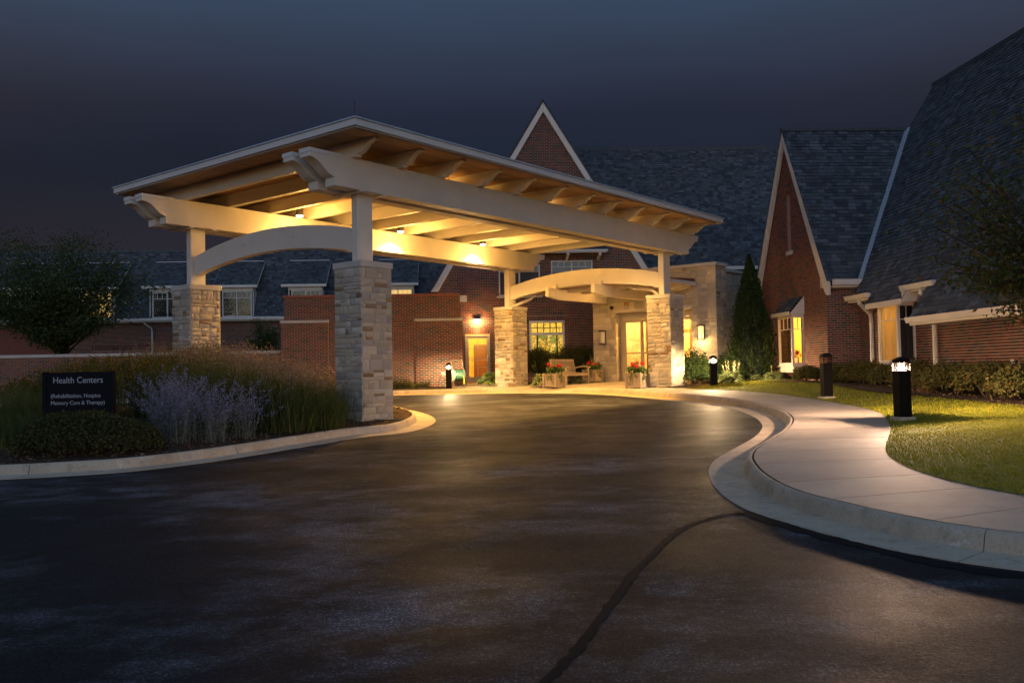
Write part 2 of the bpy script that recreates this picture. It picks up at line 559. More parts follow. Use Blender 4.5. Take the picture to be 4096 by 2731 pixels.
def tag(o, label=None, cat=None, group=None, kind=None):
    for k, v in (('label', label), ('category', cat), ('group', group), ('kind', kind)):
        if v:
            o[k] = v
    return o
def empty(name, loc, rz=0.0, label=None, cat=None, group=None):
    o = bpy.data.objects.new(name, None)
    o.empty_display_size = .2
    COL.objects.link(o)
    o.location = loc
    o.rotation_euler = (0, 0, rz)
    return tag(o, label, cat, group)
def inst(name, me, parent, mtx):
    o = bpy.data.objects.new(name, me)
    COL.objects.link(o)
    o.parent = parent
    o.matrix_basis = mtx
    return o
def copy_tree(o, parent=None):
    c = o.copy()
    COL.objects.link(c)
    c.parent = parent
    for ch in o.children:
        copy_tree(ch, c)
    return c
def lamp(name, kind, parent, loc, watts, color, radius=.05, rot=None, **kw):
    d = bpy.data.lights.new(name, kind)
    d.energy = watts
    d.color = color
    if kind != 'AREA':
        d.shadow_soft_size = radius
    for k, v in kw.items():
        setattr(d, k, v)
    o = bpy.data.objects.new(name, d)
    COL.objects.link(o)
    o.parent = parent
    o.location = loc
    if rot:
        o.rotation_euler = rot
    return o

def clip(poly, conv):              # Sutherland-Hodgman, conv is counter-clockwise
    out = poly
    for i in range(len(conv)):
        ax, ay = conv[i]
        bx_, by_ = conv[(i + 1) % len(conv)]
        ex, ey = bx_ - ax, by_ - ay
        src, out = out, []
        for j in range(len(src)):
            p, q = src[j], src[(j + 1) % len(src)]
            sp = ex * (p[1] - ay) - ey * (p[0] - ax)
            sq = ex * (q[1] - ay) - ey * (q[0] - ax)
            if sp >= 0:
                out.append(p)
            if (sp > 0 > sq) or (sp < 0 < sq):
                t = sp / (sp - sq)
                out.append((p[0] + t * (q[0] - p[0]), p[1] + t * (q[1] - p[1])))
        if len(out) < 3:
            return []
    return out
def parea(p):
    return abs(sum(p[i][0] * p[(i + 1) % len(p)][1] - p[(i + 1) % len(p)][0] * p[i][1] for i in range(len(p)))) / 2
def cuts(u0, u1, v0, v1, holes):   # spans of a row that lie outside the openings
    spans = [(u0, u1)]
    for a, b, c, d in holes:
        if min(v1, d) - max(v0, b) > (v1 - v0) * .5:
            nxt = []
            for s0, s1 in spans:
                if c <= s0 or a >= s1:
                    nxt.append((s0, s1))
                else:
                    if a - s0 > .012:
                        nxt.append((s0, a))
                    if s1 - c > .012:
                        nxt.append((c, s1))
            spans = nxt
    return spans

BR_L, BR_H, BR_J = .2032, .0677, .0125
_brick_mesh = None
def brick_wall(wall_name, parent, o, U, outline, holes=(), pick=None, maxn=300, soldiers=(), brick_above=None, proud=.012):
    """a wall in the plane through o along U; every brick stands proud of its mortar"""
    global _brick_mesh
    o, U = Vector(o), Vector(U).normalized()
    V = Vector((0, 0, 1))
    N = U.cross(V)                 # outward
    P = lambda u, v, n=0.0: o + U * u + V * v + N * n
    us, vs = [p[0] for p in outline], [p[1] for p in outline]
    allh = list(holes) + [(a, b, c, d) for a, b, c, d in soldiers]
    mo, st = MB(), MB()
    single = []
    rows = int((max(vs) - min(vs)) / BR_H) + 1
    for i in range(rows):
        v0 = min(vs) + i * BR_H
        for s0, s1 in cuts(min(us), max(us), v0, v0 + BR_H, holes):
            c = clip([(s0, v0), (s1, v0), (s1, v0 + BR_H), (s0, v0 + BR_H)], outline)
            if c:
                mo.poly([P(*p) for p in c], 0)
        off = (i % 2) * BR_L / 2
        k = int((max(us) - min(us)) / BR_L) + 2
        for j in range(-1, k):
            a = min(us) + j * BR_L + off
            for s0, s1 in cuts(a + BR_J / 2, a + BR_L - BR_J / 2, v0, v0 + BR_H, allh):
                rect = [(s0, v0 + BR_J / 2), (s1, v0 + BR_J / 2), (s1, v0 + BR_H - BR_J / 2), (s0, v0 + BR_H - BR_J / 2)]
                c = clip(rect, outline)
                if len(c) < 3 or parea(c) < .0006:
                    continue
                pr = proud + random.uniform(-.002, .002)
                full = abs(parea(c) - (BR_L - BR_J) * (BR_H - BR_J)) < 1e-5
                if full and pick and pick(a + BR_L / 2, v0 + BR_H / 2) and len(single) < maxn:
                    single.append((a + BR_L / 2, v0 + BR_H / 2, pr))
                    continue
                r = random.random()
                f = [P(u, v, pr) for u, v in c]
                b = [P(u, v, -.004) for u, v in c]
                kk, n = len(st.v), len(c)
                st.v += [tuple(q) for q in f + b]
                st.f.append(tuple(range(kk, kk + n)))
                st.r.append(r)
                for q in range(n):
                    st.f.append((kk + (q + 1) % n, kk + q, kk + n + q, kk + n + (q + 1) % n))
                    st.r.append(r)
    for a, b, c, d in soldiers:    # bricks on end over an opening
        n = max(1, int(round((c - a) / BR_H)))
        w = (c - a) / n
        for j in range(n):
            r = random.random()
            st.hexa([P(a + j * w + BR_J / 2, b + BR_J / 2, -.004), P(a + (j + 1) * w - BR_J / 2, b + BR_J / 2, -.004), P(a + (j + 1) * w - BR_J / 2, b + BR_J / 2, proud), P(a + j * w + BR_J / 2, b + BR_J / 2, proud),
                     P(a + j * w + BR_J / 2, d - BR_J / 2, -.004), P(a + (j + 1) * w - BR_J / 2, d - BR_J / 2, -.004), P(a + (j + 1) * w - BR_J / 2, d - BR_J / 2, proud), P(a + j * w + BR_J / 2, d - BR_J / 2, proud)], r)
    w = mo.build(wall_name, 'mortar', parent)
    if st.v:
        tag(st.build('bricks', 'brick', w), kind='stuff')
    if single:
        if _brick_mesh is None:
            q = MB()
            q.box(-(BR_L - BR_J) / 2, -(BR_H - BR_J) / 2, -.015, (BR_L - BR_J) / 2, (BR_H - BR_J) / 2, 0, 0.0)
            _brick_mesh = q.mesh('brick', 'brick')
        for u, v, pr in single:
            p = P(u, v, pr)
            inst('brick', _brick_mesh, w, Matrix(((U.x, V.x, N.x, p.x), (U.y, V.y, N.y, p.y), (U.z, V.z, N.z, p.z), (0, 0, 0, 1))))
    return w

_sh_mesh = {}
def shingle_roof(roof_name, parent, o, U, V, regions, pick=None, maxn=300, exposure=.142, wmin=.15, wmax=.33, seed=1, thick=.012, slab=True):
    """sloping sheet through o (U along the eave, V up the slope), every shingle a wedge of its own"""
    rs = random.Random(seed)
    o, U, V = Vector(o), Vector(U).normalized(), Vector(V).normalized()
    N = U.cross(V)
    if N.z < 0:
        N = -N
    P = lambda u, v, n=0.0: o + U * u + V * v + N * n
    sb, st = MB(), MB()
    for rg in regions:
        sb.poly([P(u, v, 0) for u, v in rg], .3)
    root = sb.build(roof_name, 'shingle', parent)
    us, vs = [p[0] for g in regions for p in g], [p[1] for g in regions for p in g]
    singles = []
    for i in range(int((max(vs) - min(vs)) / exposure) + 1):
        v0 = min(vs) + i * exposure
        u = min(us) - rs.random() * .3
        while u < max(us):
            w = rs.choice((.165, .165, .205, .245, .165, .30)) if wmax < 1 else .3
            t = thick + rs.choice((0, 0, .006, .012))
            rect = [(u + .003, v0), (u + w - .003, v0), (u + w - .003, v0 + exposure + .01), (u + .003, v0 + exposure + .01)]
            drop = rs.choice((0, 0, 0, .012))
            rect[0] = (rect[0][0], v0 - drop)
            rect[1] = (rect[1][0], v0 - drop)
            for rg in regions:
                c = clip(rect, rg)
                if len(c) < 3 or parea(c) < .001:
                    continue
                r = rs.random()
                if pick and len(singles) < maxn and abs(parea(c) - parea(rect)) < 1e-6 and pick(u + w / 2, v0):
                    singles.append((u, v0 - drop, w, t))
                    continue
                h = lambda vv: .002 + t * max(0.0, 1 - (vv - v0) / (exposure + .01))
                f = [P(a, b, h(b)) for a, b in c]
                b_ = [P(a, b, -.001) for a, b in c]
                kk, n = len(st.v), len(c)
                st.v += [tuple(q) for q in f + b_]
                st.f.append(tuple(range(kk, kk + n)))
                st.r.append(r)
                for q in range(n):
                    st.f.append((kk + (q + 1) % n, kk + q, kk + n + q, kk + n + (q + 1) % n))
                    st.r.append(r)
            u += w
    if st.v:
        tag(st.build('shingles', 'shingle', root), kind='stuff')
    for u, v, w, t in singles:
        key = (round(w, 3), round(t, 3))
        if key not in _sh_mesh:
            q = MB()
            q.hexa([(.003, 0, -.001), (w - .003, 0, -.001), (w - .003, exposure + .01, -.001), (.003, exposure + .01, -.001),
                    (.003, 0, t + .002), (w - .003, 0, t + .002), (w - .003, exposure + .01, .002), (.003, exposure + .01, .002)], 0.0)
            _sh_mesh[key] = q.mesh('shingle', 'shingle')
        p = P(u, v)
        inst('shingle', _sh_mesh[key], root, Matrix(((U.x, V.x, N.x, p.x), (U.y, V.y, N.y, p.y), (U.z, V.z, N.z, p.z), (0, 0, 0, 1))))
    return root

STONES = []
def stone_meshes():
    for k in range(14):
        rr = np.random.default_rng(100 + k)
        q = MB()
        nx, nz = 4, 3
        g = {}
        for i in range(nx + 1):
            for j in range(nz + 1):
                edge = i in (0, nx) or j in (0, nz)
                x, z = i / nx - .5, j / nz - .5
                if not edge:
                    x += rr.uniform(-.06, .06)
                    z += rr.uniform(-.08, .08)
                d = (rr.uniform(0, .006) if edge else rr.uniform(.006, .024)) if k % 3 else (0.0 if edge else rr.uniform(.003, .012))
                g[i, j] = len(q.v)
                q.v.append((x, -d, z))
        for i in range(nx):
            for j in range(nz):
                q.f.append((g[i, j], g[i + 1, j], g[i + 1, j + 1], g[i, j + 1]))
                q.r.append(0.0)
        ring = [(i, 0) for i in range(nx)] + [(nx, j) for j in range(nz)] + [(i, nz) for i in range(nx, 0, -1)] + [(0, j) for j in range(nz, 0, -1)]
        kb = len(q.v)
        q.v += [(g_[0] / nx - .5, .05, g_[1] / nz - .5) for g_ in ring]
        for a in range(len(ring)):
            b = (a + 1) % len(ring)
            q.f.append((g[ring[b]], g[ring[a]], kb + a, kb + b))
            q.r.append(0.0)
        STONES.append(q.mesh('stone', 'stone'))
stone_meshes()
def ashlar(parent, o, U, width, height, seed, holes=(), scale=1.0, joint=.009):
    """random-height squared stones over a flat face; each one a piece of its own"""
    rs = random.Random(seed)
    o, U = Vector(o), Vector(U).normalized()
    N = U.cross(Vector((0, 0, 1)))
    n = 0
    v = 0.0
    def put(a, b, c, d):
        nonlocal n
        for s0, s1 in cuts(a, c, b, d, holes):
            if s1 - s0 < .03:
                continue
            p = o + U * ((s0 + s1) / 2) + Vector((0, 0, (b + d) / 2)) + N * rs.uniform(0, .010)
            w, h = s1 - s0 - joint, d - b - joint
            flip = rs.choice((1, -1))
            st_o = inst('stone', rs.choice(STONES), parent, Matrix(((U.x * w * flip, -N.x, 0, p.x), (U.y * w * flip, -N.y, 0, p.y), (0, 0, h * flip, p.z), (0, 0, 0, 1))))
            if h < .085 and rs.random() < .26 or rs.random() < .012:
                c_ = rs.choice(((.27, .165, .075), (.20, .12, .06), (.32, .20, .09), (.24, .17, .10)))
            else:
                c_ = rs.choice(((.45, .40, .315), (.50, .455, .375), (.40, .35, .27), (.47, .415, .325), (.43, .375, .285), (.37, .34, .29), (.33, .305, .265), (.42, .365, .27)))
            t_ = rs.uniform(.88, 1.08)
            st_o.color = (c_[0] * t_, c_[1] * t_, c_[2] * t_, 1)
            n += 1
    while v < height - .02:
        bh = rs.choice((.10, .14, .17, .20, .20, .24, .29)) * scale
        if height - v - bh < .09:
            bh = height - v
        u = 0.0
        while u < width - .01:
            w = rs.choice((.13, .2, .26, .32, .40, .48)) * scale
            if width - u - w < .10 * scale:
                w = width - u
            if bh > .17 * scale and rs.random() < .38:
                s = bh * rs.choice((.35, .5, .62))
                if w > .3 * scale and rs.random() < .5:
                    x = w * rs.uniform(.35, .65)
                    put(u, v, u + x, v + s)
                    put(u + x, v, u + w, v + s)
                else:
                    put(u, v, u + w, v + s)
                put(u, v + s, u + w, v + bh)
            else:
                put(u, v, u + w, v + bh)
            u += w
        v += bh
    return n

def smooth(pts, per=6):            # Catmull-Rom through 2-D points
    out = []
    P = [pts[0]] + list(pts) + [pts[-1]]
    for i in range(1, len(P) - 2):
        for k in range(per):
            t = k / per
            out.append(tuple(.5 * (2 * P[i][d] + (P[i + 1][d] - P[i - 1][d]) * t + (2 * P[i - 1][d] - 5 * P[i][d] + 4 * P[i + 1][d] - P[i + 2][d]) * t * t + (3 * P[i][d] - P[i - 1][d] - 3 * P[i + 1][d] + P[i + 2][d]) * t ** 3) for d in (0, 1)))
    out.append(tuple(pts[-1]))
    return out
def offset(pl, d):                 # d to the left of travel
    out = []
    for i, p in enumerate(pl):
        a, b = pl[max(0, i - 1)], pl[min(len(pl) - 1, i + 1)]
        tx, ty = b[0] - a[0], b[1] - a[1]
        L = math.hypot(tx, ty) or 1
        out.append((p[0] - ty / L * d, p[1] + tx / L * d))
    return out
def sheet(name, pts, zoff, mat, kind='structure', step=None, zf=None, parent=None):
    bm = bmesh.new()
    vs = [bm.verts.new((x, y, 0)) for x, y in pts]
    es = [bm.edges.new((vs[i], vs[(i + 1) % len(vs)])) for i in range(len(vs))]
    bmesh.ops.triangle_fill(bm, edges=es, use_beauty=True)
    xs, ys = [p[0] for p in pts], [p[1] for p in pts]
    lines = [((0, 34.0, 0), (0, 1, 0)), ((-20, 0, 0), (1, 0, 0)), ((20, 0, 0), (1, 0, 0))]
    if step:
        x = math.ceil(min(xs))
        while x < max(xs):
            lines.append(((x, 0, 0), (1, 0, 0)))
            x += step
        y = math.ceil(min(ys))
        while y < max(ys):
            lines.append(((0, y, 0), (0, 1, 0)))
            y += step
    for co, no in lines:
        bmesh.ops.bisect_plane(bm, geom=bm.verts[:] + bm.edges[:] + bm.faces[:], plane_co=co, plane_no=no)
    for v in bm.verts:
        v.co.z = gz(v.co.x, v.co.y) + zoff + (zf(v.co.x, v.co.y) if zf else 0)
    bmesh.ops.recalc_face_normals(bm, faces=bm.faces)
    for f in bm.faces:
        if f.normal.z < 0:
            f.normal_flip()
    me = bpy.data.meshes.new(name)
    bm.to_mesh(me)
    bm.free()
    me.materials.append(MATS[mat])
    if step:
        me.polygons.foreach_set('use_smooth', [True] * len(me.polygons))
    o = bpy.data.objects.new(name, me)
    COL.objects.link(o)
    o.parent = parent
    if kind:
        o['kind'] = kind
    return o
def inside(p, poly):
    x, y = p
    c = False
    j = len(poly) - 1
    for i in range(len(poly)):
        if (poly[i][1] > y) != (poly[j][1] > y) and x < (poly[j][0] - poly[i][0]) * (y - poly[i][1]) / (poly[j][1] - poly[i][1]) + poly[i][0]:
            c = not c
        j = i
    return c

# ------------------------------------------------------------------ ground, drive, kerbs, paths
ROADZ = -.15
q = MB()
q.v = []
xs_ = [-400, -60, -20, 20, 60, 400]
ys_ = [-60, 0, 34, 80, 900]
for y in ys_:
    for x in xs_:
        q.v.append((x, y, gz(x, y) - .32))
for j in range(len(ys_) - 1):
    for i in range(len(xs_) - 1):
        q.f.append((j * 6 + i, j * 6 + i + 1, (j + 1) * 6 + i + 1, (j + 1) * 6 + i))
        q.r.append(0)
tag(q.build('ground', 'soil'), kind='structure')
road = sheet('road', [(-60, -14), (40, -14), (40, 33.9), (-60, 33.9)], ROADZ, 'asphalt')

FAR = [(-34, 33.0), (-20, 32.8), (-9, 32.4), (-4.16, 31.75), (-2.7, 31.45), (-1.68, 31.2), (-.14, 30.6), (1.75, 29.5), (2.67, 28.3), (3.39, 26.7), (4.30, 24.3), (4.83, 22.5), (5.02, 21.0), (4.97, 18.8), (4.70, 17.1), (4.40, 16.0), (3.95, 14.8), (3.38, 13.6), (2.94, 12.7), (2.66, 12.05),
       (2.44, 11.34), (2.31, 10.7), (2.22, 10.1), (2.17, 9.35), (2.19, 8.75), (2.27, 8.3), (2.42, 7.85), (2.58, 7.4), (2.78, 6.95), (3.0, 6.6), (3.25, 6.3), (3.7, 5.95), (4.8, 5.4), (7.5, 4.7), (13, 4.0), (24, 3.2)]
fa = smooth(FAR, 5)                 # asphalt edge; raised ground lies to the left of travel
BACKOFF = .53
fb = offset(fa, BACKOFF)
def dip(x, y):                      # the kerb drops to the drive in front of the entrance
    t = max(0.0, 1 - ((x - .55) / 1.35) ** 2) if y > 28 else 0.0
    return min(1.0, 1.8 * t)
def kerb(name, base, label, joint_len, seedn, sgn=1):
    root = empty(name, (base[0][0], base[0][1], 0))
    root['kind'] = 'structure'
    O = Vector(root.location)
    prof = [(0.0, -.03), (.004, .007), (.40, .004), (.425, .010), (.435, .045), (.452, .105), (.470, .138), (.490, .150), (BACKOFF, .152), (BACKOFF, -.10)]
    i0, acc = 0, 0.0
    cuts_ = [0]
    for i in range(1, len(base)):
        acc += math.dist(base[i], base[i - 1])
        if acc > joint_len:
            cuts_.append(i)
            acc = 0
    cuts_.append(len(base) - 1)
    offs = {d: offset(base, sgn * d) for d, _ in prof}
    for a, b in zip(cuts_[:-1], cuts_[1:]):
        if b <= a:
            continue
        q = MB()
        idx = list(range(a, b + 1))
        for k, i in enumerate(idx):
            for d, z in prof:
                x, y = offs[d][i]
                if k == 0 or k == len(idx) - 1:   # open the joint a little
                    j = idx[1] if k == 0 else idx[-2]
                    t = .006 / max(.05, math.dist(base[i], base[j]))
                    x += (offs[d][j][0] - x) * t
                    y += (offs[d][j][1] - y) * t
                zz = z if z < .012 else z * (1 - .82 * dip(x, y))
                q.v.append((x - O.x, y - O.y, gz(x, y) + ROADZ + zz))
        n = len(prof)
        for k in range(len(idx) - 1):
            for j in range(n - 1):
                f = (k * n + j, k * n + j + 1, (k + 1) * n + j + 1, (k + 1) * n + j)
                q.f.append(f if sgn < 0 else f[::-1])
                q.r.append(0)
        q.f += [tuple(range(n)), tuple(range((len(idx) - 1) * n, len(idx) * n))[::-1]]
        q.r += [0, 0]
        o = q.build('kerb_segment', 'kerb_concrete', root)
        es = [(not p.use_smooth) for p in o.data.polygons]
        o.data.polygons.foreach_set('use_smooth', [True] * (len(es) - 2) + [False, False])
        md = o.modifiers.new('edges', 'EDGE_SPLIT')
        md.split_angle = R(50)
    return root
kr = kerb('drive_kerb', fa, '', 3.1, 1)
# yellow paint along the foot of the far kerb
q = MB()
pa, pb_ = offset(fa, .385), offset(fa, .436)
pc_ = offset(fa, .441)
for i in range(len(fa) - 1):
    x, y = fa[i]
    if -6 < x < 4.95 and y > 20.4 and dip(x, y) < .75:
        ids = [(pa[i], .004), (pa[i + 1], .004), (pb_[i + 1], .02), (pb_[i], .02)]
        k = [(p[0] - kr.location.x, p[1] - kr.location.y, gz(*p) + ROADZ + z) for p, z in ids]
        q.poly(k, 0)
q.build('painted_edge', 'yellow_paint', kr)

GRASS = [(5.3, 27.6), (6.00, 26.1), (6.55, 24.4), (6.88, 22.7), (7.03, 20.7), (7.04, 18.8), (6.97, 17.6), (6.76, 16.5), (6.42, 15.5), (5.94, 14.2), (5.46, 13.1), (4.98, 12.05), (4.68, 11.35), (4.47, 10.7), (4.34, 10.0), (4.30, 9.33), (4.35, 8.79), (4.46, 8.3), (4.62, 7.95), (5.1, 7.4), (6.2, 6.8), (9, 6.1), (14, 5.6), (24, 5.0)]
ga = smooth(GRASS, 5)
# raised base under paving, lawn and beds
base_poly = [p for p in fb if p[0] > -30] + [(24, 60), (-30, 60)]
FB = np.array(fb)
def pave_dip(x, y):
    if not (-2.5 < x < 4 and 28 < y < 34):
        return 0.0
    d2 = ((FB - (x, y)) ** 2).sum(1)
    i = int(d2.argmin())
    return -.125 * dip(*fb[i]) * max(0.0, 1 - math.sqrt(float(d2[i])) / .75)
sheet('pavement', base_poly, -.010, 'concrete', zf=pave_dip, step=1.0)
jt = MB()                          # dark filler between kerb and path
ja, jb_ = offset(fa, BACKOFF + .002), offset(fa, BACKOFF + .030)
for i in range(len(fa) - 1):
    if fa[i][1] < 26 and fa[i][0] < 12:
        jt.poly([(*p, gz(*p) - .004) for p in (ja[i], ja[i + 1], jb_[i + 1], jb_[i])], 0)
tag(jt.build('path_joint', 'crack_sealant'), kind='structure')
# sidewalk slabs along the right-hand kerb
sw = empty('sidewalk', (4.5, 14, 0))
sw['kind'] = 'structure'
def near_i(pl, p):
    return min(range(len(pl)), key=lambda i: (pl[i][0] - p[0]) ** 2 + (pl[i][1] - p[1]) ** 2)
STA = [((4.55, 24.9), (6.2, 25.5)), ((5.2, 23.3), (6.8, 23.4)), ((5.5, 21.6), (7.0, 21.5)), ((5.52, 19.9), (7.05, 19.7)), ((5.45, 18.5), (7.04, 18.3)), ((5.2, 17.0), (6.9, 17.0)), ((4.85, 15.7), (6.52, 15.75)), ((4.3, 14.35), (6.02, 14.4)), ((3.62, 12.95), (5.4, 12.95)),
       ((3.12, 11.7), (4.86, 11.75)), ((2.83, 10.6), (4.47, 10.7)), ((2.70, 9.2), (4.30, 9.4)), ((2.85, 8.2), (4.4, 8.55)), ((3.35, 7.15), (4.75, 7.75)), ((4.3, 6.3), (5.9, 6.9)), ((6.6, 5.5), (7.6, 6.4))]
for (a0, b0), (a1, b1) in zip(STA[:-1], STA[1:]):
    ia, ib, ja, jb = near_i(fb, a0), near_i(fb, a1), near_i(ga, b0), near_i(ga, b1)
    L1, L2 = [fb[i] for i in range(ia, ib + 1)], [ga[i] for i in range(ja, jb + 1)]
    n = 8
    def res(pl):
        d = [0]
        for i in range(1, len(pl)):
            d.append(d[-1] + math.dist(pl[i], pl[i - 1]))
        out = []
        for k in range(n + 1):
            t = d[-1] * k / n
            i = 0
            while i < len(pl) - 2 and d[i + 1] < t:
                i += 1
            w = (t - d[i]) / max(1e-6, d[i + 1] - d[i])
            out.append((pl[i][0] + (pl[i + 1][0] - pl[i][0]) * w, pl[i][1] + (pl[i + 1][1] - pl[i][1]) * w))
        return out
    A, B = res(L1), res(L2)
    for k, sg in ((0, 1), (-1, -1)):   # joint gap
        for X in (A, B):
            j = k + sg if k == 0 else -2
            t = .007 / max(.02, math.dist(X[k], X[j]))
            X[k] = (X[k][0] + (X[j][0] - X[k][0]) * t, X[k][1] + (X[j][1] - X[k][1]) * t)
    q = MB()
    O = sw.location
    def pt(p, z):
        return (p[0] - O.x, p[1] - O.y, gz(*p) + z)
    for k in range(n):
        a, b, c, d = A[k], A[k + 1], B[k + 1], B[k]
        a = (a[0] + (d[0] - a[0]) * .017, a[1] + (d[1] - a[1]) * .017)
        b = (b[0] + (c[0] - b[0]) * .017, b[1] + (c[1] - b[1]) * .017)
        q.hexa([pt(p, -.05) for p in (a, d, c, b)] + [pt(p, .003) for p in (a, d, c, b)], 0)
    q.build('slab', 'concrete', sw)

GA = np.array(ga)
def berm(x, y):                    # the lawn swells a little behind the path
    d = math.sqrt(float(((GA - (x, y)) ** 2).sum(1).min()))
    return .11 * min(1.0, d / 2.2)
lawn_poly = ga + [(24, 40), (12, 40), (8.0, 30.5), (6.6, 28.3)]
sheet('lawn', lawn_poly, .008, 'soil', step=1.0, zf=lambda x, y: berm(x, y))
def bed(name, pts, zo=.03, per=4, zf=None):
    return sheet(name, smooth(pts + [pts[0]], per)[:-1], zo, 'mulch', zf=zf, step=1.0 if zf else None)
bed('mulch_bed', [(4.75, 28.2), (5.8, 27.5), (6.9, 27.6), (8.3, 28.2), (10.8, 31), (10, 34), (7.0, 32.5), (5.6, 30.2)], .03)
bed('mulch_bed', [bw(*p) for p in ((9.15, 26.9), (10.0, 25.6), (10.2, 24.3), (9.9, 22.2), (9.8, 20), (10.0, 18), (9.8, 15), (9.8, 11), (12.5, 11), (12.5, 26), (10.9, 27.5))], .125)
bed('mulch_bed', [(-.2, 32.9), (1.0, 33.1), (3.2, 33.6), (3.6, 35.3), (1.6, 37.2), (-.4, 36.6)], .02)
bed('mulch_bed', [(-9, 33.2), (-4.2, 32.75), (-2.6, 33.0), (-2.7, 34.2), (-9, 34.6)], .02)
# planted island between the drive's two arms
LEFT = [(-34, 11.0), (-26, 11.6), (-19, 12.05), (-14, 12.35), (-10.8, 12.48), (-8.8, 12.54), (-7.4, 12.60), (-6.45, 12.74), (-5.53, 13.05), (-4.58, 14.0), (-3.62, 15.65), (-2.89, 16.95), (-2.25, 17.45), (-1.90, 18.15), (-1.73, 19.5), (-1.83, 20.9), (-2.24, 22.6), (-3.0, 24.4), (-4.6, 26.3), (-7.5, 27.9), (-12, 28.9), (-20, 29.4), (-34, 29.6)]
la = smooth(LEFT, 5)
kerb('island_kerb', la, '', 3.3, 2, sgn=1)
lb = offset(la, BACKOFF)
def island_h(x, y):
    d = min((p[0] - x) ** 2 + (p[1] - y) ** 2 for p in lb) ** .5
    return min(.16, .06 * d)
isl = sheet('planting_bed', lb, .0, 'mulch', step=1.0, zf=island_h)
def gi(x, y):
    return gz(x, y) + island_h(x, y)
# sealed cracks in the drive
def strip(name, pts, w, mat, per=8, jit=.02, zo=.004):
    pl = smooth(pts, per)
    rs = random.Random(5)
    q = MB()
    ws = [w * rs.uniform(.72, 1.25) for _ in pl]
    ctr = [(p[0] + rs.uniform(-jit, jit), p[1] + rs.uniform(-jit, jit)) for p in pl]
    l, r_ = [], []
    for i, p in enumerate(ctr):
        a, b = ctr[max(0, i - 1)], ctr[min(len(ctr) - 1, i + 1)]
        t = Vector((b[0] - a[0], b[1] - a[1]))
        t.normalize()
        l.append((p[0] - t.y * ws[i] / 2, p[1] + t.x * ws[i] / 2))
        r_.append((p[0] + t.y * ws[i] / 2, p[1] - t.x * ws[i] / 2))
    for i in range(len(pl) - 1):
        q.poly([(*p, gz(*p) + ROADZ + zo) for p in (r_[i], r_[i + 1], l[i + 1], l[i])], 0)
    return q.build(name, mat)
c1 = strip('crack_seal', [(-.3, 3.2), (.12, 4.39), (.33, 4.92), (.57, 5.63), (.82, 6.4), (1.05, 6.96), (1.41, 7.80), (1.83, 8.32), (2.2, 8.48)], .062, 'crack_sealant', 10, .010)
c1['kind'] = 'structure'
c2 = strip('crack_seal', [(2.15, 8.5), (2.28, 8.05), (2.45, 7.5), (2.7, 6.95), (2.95, 6.45), (3.3, 6.05), (3.9, 5.65), (5.2, 5.1), (8, 4.4)], .15, 'crack_sealant', 8, .012)
c2['kind'] = 'structure'
c3 = strip('pavement_joint', [(-3.05, 15.2), (-1.26, 14.42), (.77, 13.34), (2.22, 12.45), (2.72, 12.2)], .035, 'crack_sealant', 10, .008)
c3['kind'] = 'structure'
c4 = strip('pavement_joint', [(-.55, 23.6), (.4, 23.2), (1.3, 22.9)], .03, 'crack_sealant', 8, .012)
c4['kind'] = 'structure'

# ------------------------------------------------------------------ stone piers of the canopy
PIER_LABELS = ['rough limestone pier nearest the road, standing in the planted island', 'limestone pier rising behind the tall grass, left of the nearest pier', 'limestone pier beside the flower bed, next to the service door', 'limestone pier in front of the glass entrance doors, near the wall lamp']
for k, (px, py) in enumerate(((0, 0), (-WC, 0), (-WC, LC), (0, LC))):
    x, y = cw(px, py)
    zb = {0: 0.0, 1: .02, 2: .445, 3: .395}[k] - .06
    root = empty('stone_pier', (x, y, zb), -YAW, PIER_LABELS[k], 'pier', 'stone piers under the canopy')
    top = CAPZ - .132 - zb
    q = MB()
    q.box(-.86, .04, 0, -.04, .86, top - .002)
    q.build('core', 'stone_mortar', root)
    a = .028
    ashlar(root, (-.9 + a, a, 0), (1, 0, 0), .9 - 2 * a, top, 40 + k, scale=.74)
    ashlar(root, (-a, a + .012, 0), (0, 1, 0), .9 - 2 * a - .024, top, 60 + k, scale=.74)
    ashlar(root, (-.9 + a, .9 - a - .012, 0), (0, -1, 0), .9 - 2 * a - .024, top, 80 + k, scale=1.6)
    ashlar(root, (-a, .9 - a, 0), (-1, 0, 0), .9 - 2 * a, top, 90 + k, scale=1.6)
    q = MB()
    q.box(-.9, 0, top, 0, .9, top + .132)
    q.build('cap_stone', 'limestone_cap', root, bevel=.008)

# ------------------------------------------------------------------ timber canopy over the drive
cx0, cy0 = cw(0, 0)
can = empty('entrance_canopy', (cx0, cy0, 0), -YAW, 'large cream timber canopy with curved rafter tails over the drive', 'canopy')
Z = CAPZ
def tilt(q, k=-.006):
    q.v = [(a, b, c + k * b) for a, b, c in q.v]
    return q
for (px, py) in ((0, 0), (-WC, 0), (-WC, LC), (0, LC)):
    q = MB()
    q.box(px - .55, py + .24, Z - .005, px - .35, py + .66, Z + 1.55 - .006 * py)
    q.build('post', 'timber_paint', can, bevel=.012)
    for yy in (py + .06, py + .70):      # saddle plates under the beams
        q = MB()
        q.box(px - .97, yy, Z + 1.437 - .006 * yy, px - .08, yy + .14, Z + 1.463 - .006 * yy)
        q.build('saddle_plate', 'timber_paint', can)
YE = LC + .9 + 1.197
half = [(-1.197, 2.115), (-1.197, 1.955), (-1.11, 1.944), (-1.03, 1.92), (-.955, 1.880), (-.887, 1.829), (-.792, 1.742), (-.735, 1.697), (-.681, 1.668), (-.625, 1.648), (-.572, 1.636), (-.572, 1.467)]
mir = [(LC + .9 - y, z) for y, z in reversed(half)]
prof = [(y, z) for y, z in half + mir][::-1]
